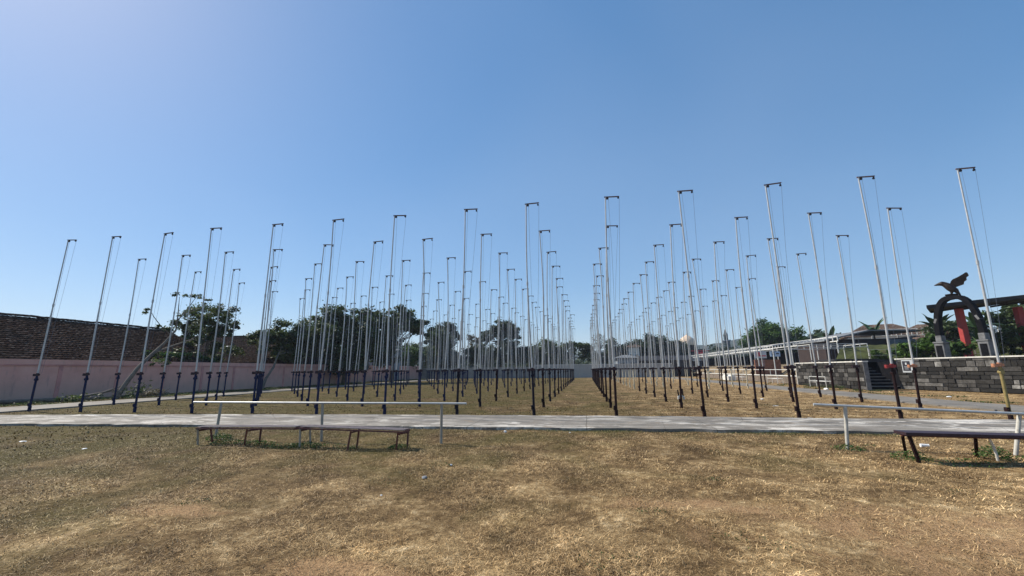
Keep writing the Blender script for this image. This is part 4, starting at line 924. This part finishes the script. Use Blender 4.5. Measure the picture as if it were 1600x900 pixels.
banana('banana plant with upright leaves against the sky, above the near end of the canopy', 32.5, 53.5, 2.2, 3.0, 8, 1, 2.4)
banana('low banana plant behind the canopy, left of the upright one', 29.8, 57, 2.1, 2.7, 7, 2, 2.1)
banana('banana plant in front of the brown roofed house', 35.6, 49, 3.4, 1.7, 8, 3, 2.3)
banana('banana plant left of the black arch, in front of the second house', 34.2, 42.8, 3.4, 1.4, 9, 4, 1.8)
banana('banana plant with broad leaves under the black arch', 28.6, 35.8, TZ, 1.3, 9, 5, 1.5)
banana('banana plant under the pavilion roof, right of the first red column', 31.6, 36.0, TZ, 1.5, 9, 6, 1.5)

# ------------------------------------------------------------------ right side: stone wall, stairs, arch, pavilion
t = thing('stone_wall', 'dark stone clad retaining wall left of the stair opening', 'wall', (0, 0, 0))
block_wall((17.93, 30.88), (17.93, 39.72), .26, 1.78, 3, t)
m = MB(); m.box((17.93, 35.3, 1.815), (.34, 9.0, .07)); m.build('coping', M['capwhite'], t)
m = MB(); m.box((17.93, 39.78, .90), (.30, .06, 1.76)); m.build('end_trim', M['capwhite'], t)
m = MB(); m.box((17.93, 30.84, .89), (.27, .04, 1.78)); m.build('end_trim', M['greystone'], t)
t = thing('stone_wall', 'dark stone clad retaining wall right of the stair opening, below the arch', 'wall', (0, 0, 0))
d = (WB - WA).normalized(); WE = WA + d * 22; ang = math.atan2(d.y, d.x); mid = (WA + WE) / 2; nn = Vector((-d.y, d.x)); 
off = nn * .2 if nn.x > 0 else -nn * .2
block_wall((WA.x + off.x, WA.y + off.y), (WE.x + off.x, WE.y + off.y), .4, 1.92, 4, t)
m = MB(); m.box((mid.x + off.x, mid.y + off.y, 1.955), (22.1, .5, .07), rz=ang); m.build('coping', M['capwhite'], t)
M['nosing'] = simple('shade_dimmed_nosing', (.20, .19, .18), 0.8, vary=.2)  # white nosings dimmed in colour to stand in for stairwell shade
# stairs up through the gap; steps and side walls coloured black for shade
t = thing('stair', 'shade-blackened steps with pale nosings rising through the gap in the stone wall', 'stairs', (0, 0, 0))
for k in range(9):
    m = MB(); m.box((19.35, 32.2 + k * .42 + .21, .1 + k * .1), (2.4, .42, .2 + k * .2)); m.build('step', M['blackstone_stair_shade'], t)
    m = MB(); m.box((19.35, 32.19 + k * .42, .2 + k * .2 - .025), (2.38, .05, .055)); m.build('nosing', M['nosing'], t)
m = MB(); m.box((18.12, 34.0, .93), (.08, 4.0, 1.86)); m.build('side_wall', M['blackstone_stair_shade'], t)
m = MB(); m.box((20.68, 34.1, .93), (.22, 4.0, 1.86)); m.build('side_wall', M['blackstone_stair_shade'], t)
t = thing('stair_canopy', 'thin dark edge beam spanning the stair opening', 'beam', (0, 0, 0))
m = MB(); m.box((19.35, 35.9, 1.98), (2.9, 3.6, .10)); m.build('deck', M['sheet'], t); m = MB(); m.box((19.3, 32.4, 1.86), (2.6, .12, .16)); m.build('edge_beam', M['sheet'], t)
t = thing('notice_board', 'white framed notice on the stone wall beside the stairs', 'sign', (20.55, 31.72, 1.0), ang)
m = MB(); m.box((.38, -.03, .48), (.66, .03, .80)); m.build('board', M['sign'], t)
m = MB(); m.box((.32, -.05, .50), (.44, .02, .62)); m.build('picture', M['ink'], t)
for z in (.30, .38, .46): 
    m = MB(); m.box((.32, -.063, z), (.22, .008, .02)); m.build('text_line', M['sign'], t)
m = MB(); m.box((.32, -.063, .64), (.09, .008, .14)); m.build('emblem', M['sign'], t)

# arch with the bird on it
AC = Vector((24.15, 31.55)); aang = R(-64)
t = thing('stone_arch', 'black stone arch on grey plinths behind the wall on the right', 'arch', (AC.x, AC.y, TZ), aang)
Wd = 1.10
for s in (-1, 1):
    m = MB(); m.box((s * Wd, 0, .55), (.50, .60, 1.1)); m.build('plinth', M['greystone'], t, bevel=.02)
    m = MB(); m.box((s * Wd, -.31, .55), (.32, .03, .8)); m.build('plinth_panel', M['blackstone_stair_shade'], t)
    m = MB(); m.box((s * Wd, 0, 1.16), (.58, .68, .10)); m.build('plinth_cap', M['greystone'], t, bevel=.02)
    m = MB(); m.box((s * (Wd - .02), 0, 1.42), (.32, .48, .40)); m.build('foot_block', M['greystone'], t, bevel=.02)
m = MB(); n = 22
for k in range(n + 1):
    a = math.pi * k / n; e = .72
    ca, sa = math.cos(a), math.sin(a)
    f = lambda rx, rz: (math.copysign(abs(ca) ** e, ca) * rx, 1.5 + sa ** .95 * rz)
    xo, zo = f(Wd + .13, 2.70); xi, zi = f(Wd - .14, 2.44)
    m.v += [(xo, -.21, zo), (xo, .21, zo), (xi, .21, zi), (xi, -.21, zi)]
for k in range(n):
    o = k * 4
    for s in range(4): m.f.append((o + s, o + (s + 1) % 4, o + 4 + (s + 1) % 4, o + 4 + s)); m.m.append(0)
m.build('arch_ring', M['blackstone_stair_shade'], t)
for a in (.42, math.pi - .42):
    m = MB(); m.box((math.cos(a) * (Wd + .06), 0, 1.5 + math.sin(a) * 2.72), (.30, .46, .12), ry=-a + math.pi / 2); m.build('joint_stone', M['greystone'], t)
# bird statue: one continuous body grown with skin modifier, wings and perch as parts
BZ = TZ + 4.22
t = thing('bird_statue', 'dark bronze bird with raised wings and long beak perched on top of the black arch', 'statue', (AC.x, AC.y, BZ), R(-38)); t.scale = (.86, .86, .9)
def skin(name, verts, edges, radii, mat, parent, sub=2, flat=None):
    me = bpy.data.meshes.new(name); me.from_pydata(verts, edges, []); me.update()
    o = bpy.data.objects.new(name, me); col.objects.link(o); o.parent = parent
    o.modifiers.new('skin', 'SKIN'); s = o.modifiers.new('sub', 'SUBSURF'); s.levels = sub; s.render_levels = sub
    for v, r in zip(me.skin_vertices[0].data, radii): v.radius = r if isinstance(r, tuple) else (r, r)
    me.skin_vertices[0].data[0].use_root = True
    me.materials.append(mat)
    for p in me.polygons: p.use_smooth = True
    return o
# beak tip ... head, neck, breast, belly, tail; legs down to the perch. beak points to -x
skin('body', [(.10, 0, .50), (-.08, 0, .64), (-.20, 0, .78), (-.32, 0, .88), (-.42, 0, .93), (-.58, 0, .90), (-.86, 0, .84), (.24, 0, .30), (.34, 0, .12), (.46, 0, -.12), (.02, .10, .26), (-.02, .11, .06), (.02, -.10, .26), (-.02, -.11, .06)],
     [(0, 1), (1, 2), (2, 3), (3, 4), (4, 5), (5, 6), (0, 7), (7, 8), (8, 9), (0, 10), (10, 11), (0, 12), (12, 13)],
     [(.33, .30), (.31, .28), (.25, .23), (.20, .19), (.23, .2), .12, .03, (.24, .2), (.2, .1), (.2, .05), .1, .055, .1, .055], M['bronze'], t)
for s in (-1, 1):
    for x in (-.14, -.02, .1):
        pass
def wing(s):
    out = [(-.04, .60), (.02, .84), (.10, 1.02), (.22, 1.14), (.50, 1.26), (.78, 1.42), (.96, 1.54), (1.04, 1.50), (1.05, 1.34), (.94, 1.20), (.90, 1.04), (.78, .90), (.70, .74), (.40, .60), (.12, .50)]
    m = MB(); n = len(out)
    for th in (-.03, .03):
        for k, (x, z) in enumerate(out):
            hgt = max(0, z - .55); ser = .03 if k in (8, 10, 12) else 0
            m.v.append((x + ser, s * (.07 + hgt * .12) + th * (1.3 - hgt * .6), z - ser))
    m.f.append(tuple(range(n))[::-1]); m.m.append(0); m.f.append(tuple(range(n, 2 * n))); m.m.append(0)
    for k in range(n): m.f.append((k, (k + 1) % n, n + (k + 1) % n, n + k)); m.m.append(0)
    for q in range(5):     # feather ridges
        a = (.22 + q * .02, .62 + q * .1); b_ = (.60 + q * .085, .68 + q * .16)
        y = lambda z: s * (.07 + max(0, z - .55) * .12)
        m.beam((a[0], y(a[1]) - .03, a[1]), (b_[0], y(b_[1]) - .03, b_[1]), .025, .02)
    m.build('wing', M['bronze'], t)
wing(1); wing(-1)
m = MB(); m.tube([(-.36, -.12, .02), (-.1, 0, .03), (.2, .08, .02), (.36, .12, .05)], [.06, .085, .08, .05], 8); m.tube([(-.1, -.05, -.12), (-.1, 0, .02)], [.1, .07], 8)
m.build('perch', M['bronze'], t, True)

# pavilion
t = thing('pavilion', 'open pavilion with red columns under a dark overhanging roof at the right edge', 'pavilion', (0, 0, 0))
PY = 35.0
for k, x in enumerate((27.0, 30.6, 35.0)):
    m = MB(); m.box((x, PY, TZ + 1.85), (.36, .36, 3.7)); m.build('column', M['redcol'], t, bevel=.02)
    m = MB(); m.box((x, PY, TZ + .12), (.7, .7, .24)); m.build('column_base', M['greystone'], t)
m = MB(); m.beam((23.9, PY - 1.6, 5.56), (40, PY - 1.6, 6.95), .06, .26); m.beam((23.9, PY - 1.6, 5.56), (27.0, PY + 2.5, 5.70), .06, .20); m.build('fascia', M['sheet'], t)
m = MB(); m.add([(23.9, PY - 1.6, 5.50), (40, PY - 1.6, 6.83), (40, PY + 2.5, 6.83), (27, PY + 2.5, 5.66), (23.9, PY - 1.6, 5.60), (40, PY - 1.6, 6.99), (40, PY + 2.5, 6.99), (27, PY + 2.5, 5.76)], [(0, 3, 2, 1), (4, 5, 6, 7)]); m.build('roof_deck', M['sheet'], t)
for k in range(7):
    m = MB(); m.beam((26.9 + k * 2.0, PY - 1.4, 5.60 + k * .15), (26.9 + k * 2.0, PY + 2.3, 5.60 + k * .15), .08, .12); m.build('rafter', M['brownwall'], t)
t = thing('wire_fence', 'thin wire fence line running across the terrace behind the arch', 'fence', (0, 0, 0))
for k in range(7):
    m = MB(); m.tube([(22.5 + k * 2.4, 37.9, TZ - .05), (22.5 + k * 2.4, 37.9, TZ + 1.0)], .025, 6); m.build('post', M['galvdark'], t)
m = MB(); m.tube([(22.5, 37.9, TZ + .95), (36.9, 37.9, TZ + .95)], .012, 5); m.tube([(22.5, 37.9, TZ + .5), (36.9, 37.9, TZ + .5)], .010, 5); m.build('wire', M['galv'], t)

# low rubble wall with its white rail further along
t = thing('rubble_wall', 'low rubble stone wall with a white coping running along the right path', 'wall', (0, 0, 0))
m = MB(); m.box((18.65, 57.5, .33), (.35, 35.2, .66)); m.build('wall_face', M['rubble'], t)
m = MB(); m.box((18.62, 57.5, .70), (.42, 35.2, .075)); m.build('coping', M['capwhite'], t)
t = thing('pipe_rail', 'white pipe handrail standing behind the rubble wall', 'rail', (0, 0, 0))
m = MB(); m.tube([(19.6, 41.5, 1.25), (19.6, 74, 1.25)], .03, 8); m.build('top_tube', M['whitepaint'], t)
for k in range(9): m = MB(); m.tube([(19.6, 41.5 + k * 4, .6), (19.6, 41.5 + k * 4, 1.25)], .028, 8); m.build('post', M['whitepaint'], t)
for k, (x, y, lab) in enumerate(((16.9, 34.8, 'white tube bench frame in front of the stone wall'), (17.3, 43.5, 'white tube bench frame in front of the rubble wall, beyond the stone wall'), (17.2, 52.0, 'far white tube bench frame beside the right path'))):
    t = thing('tube_bench', lab, 'bench', (x, y, 0), 0, 'white tube benches along the right path')
    for xx in (0, .45):
        for yy in (-1.1, 1.1): m = MB(); m.tube([(xx, yy, -.05), (xx, yy, .78 - xx * .7)], .022, 7); m.build('leg', M['whitepaint'], t)
    m = MB(); m.tube([(0, -1.1, .78), (0, 1.1, .78)], .024, 7); m.tube([(.45, -1.1, .46), (.45, 1.1, .46)], .024, 7); m.tube([(0, -1.1, .46), (.45, -1.1, .46)], .018, 6); m.tube([(0, 1.1, .46), (.45, 1.1, .46)], .018, 6); m.tube([(0, -1.1, .46), (0, 1.1, .46)], .018, 6)
    m.build('seat_frame', M['whitepaint'], t)
for k, (x, y, w, lab) in enumerate(((17.2, 55.0, .9, 'larger whitewashed concrete block by the right path'), (17.35, 57.3, .6, 'smaller whitewashed concrete block by the right path'))):
    m = MB(); m.box((0, 0, .25), (w, 1.1, .5)); m.box((w * .3, .2, .58), (w * .5, .7, .2)); tag(m.build('concrete_block', M['capwhite'], None, False, (x, y, 0), (0, 0, R(8)), bevel=.02), lab, 'block')

# steel canopies
def truss(m, a, b_, h, n, w=.05):
    a, b_ = Vector(a), Vector(b_); up = Vector((0, 0, h))
    m.beam(a, b_, w, w); m.beam(a + up, b_ + up, w, w)
    for k in range(n + 1): p = a.lerp(b_, k / n); m.beam(p, p + up, w * .9, w * .9)
t = thing('steel_canopy', 'long bare white steel canopy frame with a boxed truss edge', 'canopy', (0, 0, 0))
m = MB(); truss(m, (26, 48.4, 4.12), (26, 112, 4.12), .48, 74, .10); m.build('edge_truss', M['whitepaint'], t)
m = MB(); truss(m, (21.8, 53.5, 3.62), (21.8, 112, 3.62), .38, 66, .075); m.build('edge_truss', M['whitepaint'], t)
for k in range(10):
    for x, h in ((26, 4.12), (21.8, 3.62)):
        if x < 22 and k == 0: continue
        y = 48.6 + k * 7 if x > 22 else 46.6 + k * 7
        m = MB(); m.tube([(x, y, .5), (x, y, h)], .06, 8); m.build('post', M['whitepaint'], t)
for k in range(17):
    y = 54 + k * 3.5
    m = MB(); m.beam((21.8, y, 3.98), (26, y, 4.58), .06, .08); m.build('rafter', M['galv'], t)
t = thing('steel_canopy', 'lower white steel frame crossing behind the stone wall near the stairs', 'canopy', (0, 0, 0))
m = MB(); truss(m, (20.2, 42, 3.22), (24.85, 42, 3.22), .30, 8, .05); truss(m, (20.2, 45.5, 3.22), (24.85, 45.5, 3.22), .30, 8, .05); m.beam((20.2, 42, 3.5), (20.2, 45.5, 3.5), .05, .05); m.beam((24.85, 42, 3.5), (24.85, 45.5, 3.5), .05, .05); m.build('top_frame', M['whitepaint'], t)
for x, y in ((20.2, 42), (24.85, 42), (20.2, 45.5), (24.85, 45.5), (22.5, 45.5)): m = MB(); m.tube([(x, y, .5), (x, y, 3.22)], .04, 8); m.build('post', M['whitepaint'], t)
# sheds behind
t = thing('grey_shed', 'long dark open shed with a grey sheet roof behind the steel canopies', 'shed', (0, 0, 0))
m = MB(); m.box((34.5, 80, 2.3), (.2, 66, 3.2)); m.build('rear_wall', M['darkwall'], t)
m = MB(); m.box((31, 112.9, 2.3), (7, .2, 3.2)); m.build('end_wall', M['darkwall'], t)
m = MB(); m.add([(27.4, 52, 3.9), (27.4, 113, 3.9), (36, 113, 4.6), (36, 52, 4.6), (27.4, 52, 4.02), (27.4, 113, 4.02), (36, 113, 4.72), (36, 52, 4.72)], [(0, 3, 2, 1), (4, 5, 6, 7), (0, 1, 5, 4), (3, 7, 6, 2), (0, 4, 7, 3), (1, 2, 6, 5)]); m.build('roof', M['asbestos'], t)
for k in range(9): m = MB(); m.tube([(27.6, 53 + k * 7.3, .6), (27.6, 53 + k * 7.3, 3.9)], .07, 8); m.build('post', M['galv'], t)
t = thing('brown_shed', 'brown walled shed with a sloping grey roof above the stair opening', 'shed', (0, 0, 0))
m = MB(); m.box((30.0, 53.5, 2.9), (8.4, 6, 3.0)); m.build('wall', M['brownwall'], t)
m = MB(); m.prism([(25.5, 4.2), (30, 5.2), (35.2, 5.1), (35.2, 5.22), (30, 5.34), (25.5, 4.32)], 'y', 49.9, 57); m.build('roof', M['asbestos'], t)
m = MB(); m.box((33.0, 50.3, 3.2), (2.6, .1, 2.2)); m.build('grey_sheet_panel', M['asbestos'], t)
t = thing('brick_kiosk', 'small raw brick wall with a red and white board behind the canopy', 'wall', (0, 0, 0))
m = MB(); m.box((21.3, 54.3, 1.5), (2.8, .2, 1.8)); m.build('wall', M['brick'], t)
m = MB(); m.box((20.6, 54.15, 3.0), (1.3, .06, .85)); bd = m.build('sign_board', M['sign'], t)
m = MB(); m.box((20.35, 54.10, 3.05), (.34, .02, .5)); m.box((20.85, 54.10, 2.85), (.6, .02, .12)); m.build('red_lettering', M['signred'], bd)
m = MB(); m.box((22.2, 54.15, 3.05), (1.1, .06, .6)); b2 = m.build('sign_board', M['signblue'], t)
m = MB(); m.box((22.0, 54.10, 3.05), (.25, .02, .4)); m.box((22.45, 54.10, 3.1), (.3, .02, .12)); m.build('dark_lettering', M['ink'], b2)

# houses beyond
def house(label, x, y, z, w, d, h, rz, roofh, wall, roof, group=None, wins=3, over=.5):
    t = thing('house', label, 'house', (x, y, z), rz, group)
    m = MB(); m.box((0, 0, h / 2), (w, d, h)); m.build('wall', M[wall], t)
    W, D = w / 2 + over, d / 2 + over; m = MB()
    r = min(W, D) * .75
    m.add([(-W, -D, h), (W, -D, h), (W, D, h), (-W, D, h), (-(W - r), 0, h + roofh), (W - r, 0, h + roofh)], [(0, 1, 5, 4), (1, 2, 5), (2, 3, 4, 5), (3, 0, 4), (3, 2, 1, 0)])
    m.box((0, 0, h - .06), (2 * W, 2 * D, .1)); m.build('roof', M[roof], t)
    for k in range(wins):
        xx = -w / 2 + w * (k + .5) / wins
        m = MB(); m.box((xx, -d / 2 - .02, h * .55), (w / wins * .5, .06, h * .38)); f = m.build('window', M['glass'], t)
        m = MB(); m.box((xx, -d / 2 - .05, h * .55 - h * .2), (w / wins * .56, .1, .08)); m.build('sill', M['housewall'], f)
    return t
house('white walled house with a brown hipped roof above the stair opening', 44.5, 72, 3.2, 8.5, 7, 2.7, R(-22), 1.9, 'housewall', 'redtiles', wins=4)
house('brown roofed house with a cream chimney block left of the black arch', 50.5, 71, 3.0, 7.5, 7, 3.0, R(-25), 1.6, 'brownwall', 'redtiles')
house('lower tiled house between the two brown roofed houses', 47.6, 66, 3.0, 4.5, 5, 2.1, R(-20), 1.3, 'housewall', 'redtiles', wins=2)
t = thing('water_tank', 'cream tank block on the roof of the second brown roofed house', 'tank', (50.6, 68.5, 6.6)); m = MB(); m.tube([(0, 0, 0), (0, 0, .9)], .5, 14); m.build('tank_body', M['dome'], t, True); m = MB(); m.tube([(0, 0, .9), (0, 0, 1.02)], [.52, .2], 14); m.build('lid', M['dome'], t, True)
t = thing('balustrade', 'pale railing running in front of the brown roofed houses', 'railing', (0, 0, 0))
m = MB(); a, b_ = Vector((35, 58, 5.15)), Vector((45, 52, 4.9)); truss(m, a, b_, .75, 26, .06); m.build('rails', M['capwhite'], t)
for k in range(6): p = a.lerp(b_, k / 5); m = MB(); m.tube([(p.x, p.y, TZ), (p.x, p.y, p.z)], .1, 8); m.build('post', M['concrete'], t)
house('blue grey house seen through the gap beside the dark trees', -33.4, 66, 0, 4.4, 4, 4.9, R(15), 1.0, 'greyhouse', 'asbestos', wins=2)
house('small white house right of the aisle', 7.9, 86, 0, 3.8, 4, 3.6, R(5), .6, 'greyhouse', 'asbestos', wins=2)
house('taller white house with a grey roof behind the small one', 10.2, 92, 0, 2.2, 4, 6.0, R(-5), .8, 'capwhite', 'redtiles', wins=2)
house('pale tin roofed hut above the left tiled roof', -46, 62, 0, 7, 6, 4.6, R(10), 1.0, 'housewall', 'asbestos', wins=2)
t = thing('dark_hall', 'low black walled hall below the slate dark trees', 'building', (0, 0, 0))
m = MB(); m.box((14.9, 84, 1.5), (9.0, 5, 3.0)); m.build('wall', M['darkwall'], t); m = MB(); m.prism([(81.0, 3.0), (84, 3.9), (87, 3.0)], 'x', 10.2, 19.7); m.build('roof', M['sheet'], t)
# mosque with dome, minaret
t = thing('domed_mosque', 'building with a cream dome and a white balcony band', 'mosque', (25.3, 110, 0))
m = MB(); m.box((.3, 0, 3.0), (6.4, 6, 6.0)); m.build('wall', M['brownwall'], t)
m = MB(); m.box((0, -3.1, 3.9), (7.2, .2, 1.4)); m.build('balcony_band', M['housewall'], t)
m = MB(); m.box((.4, -3.0, 5.6), (7.4, .3, .14)); m.build('red_trim', M['signred'], t)
m = MB(); m.box((1.9, -3.3, 4.7), (1.9, .1, 1.3)); bd = m.build('sign_board', M['signred'], t)
m = MB(); m.tube([(0, 0, 5.9), (0, 0, 7.1)], 2.0, 20); m.build('drum', M['brownwall'], t, True)
m = MB(); pr = [(7.05, 1.95), (7.5, 2.05), (8.1, 1.95), (8.7, 1.55), (9.2, 1.0), (9.5, .5), (9.7, .12), (10.1, .03)]
m.tube([(0, 0, z) for z, r in pr], [r for z, r in pr], 24); m.build('dome', M['dome'], t, True)
t = thing('minaret', 'slim dark minaret with a stepped top rising over the far hill', 'minaret', (40.7, 130, 0))
m = MB(); m.tube([(0, 0, 0), (0, 0, 9.2)], 1.0, 10); m.build('shaft', M['minaret'], t)
for z, r in ((7.0, 1.4), (9.1, 1.3)): m = MB(); m.tube([(0, 0, z), (0, 0, z + .35)], r, 12); m.build('balcony', M['greyhouse'], t)
m = MB(); m.tube([(0, 0, 9.4), (0, 0, 10.8)], .6, 10); m.tube([(0, 0, 10.8), (0, 0, 11.4), (0, 0, 12.6)], [.7, .45, .04], 10); m.build('spire', M['minaret'], t)

# ------------------------------------------------------------------ haze
m = MB(); m.box((0, 700, 44), (3800, 2600, 92))
hz = m.build('haze', M['white']); hz['kind'] = 'stuff'
hm = bpy.data.materials.new('haze'); hm.use_nodes = True; nt = hm.node_tree; nt.nodes.clear()
ou = nt.nodes.new('ShaderNodeOutputMaterial'); pv = nt.nodes.new('ShaderNodeVolumePrincipled')
pv.inputs['Color'].default_value = (.74, .84, 1.0, 1); pv.inputs['Density'].default_value = 0.00034; pv.inputs['Anisotropy'].default_value = 0.0
nt.links.new(pv.outputs[0], ou.inputs['Volume']); hz.data.materials.clear(); hz.data.materials.append(hm)
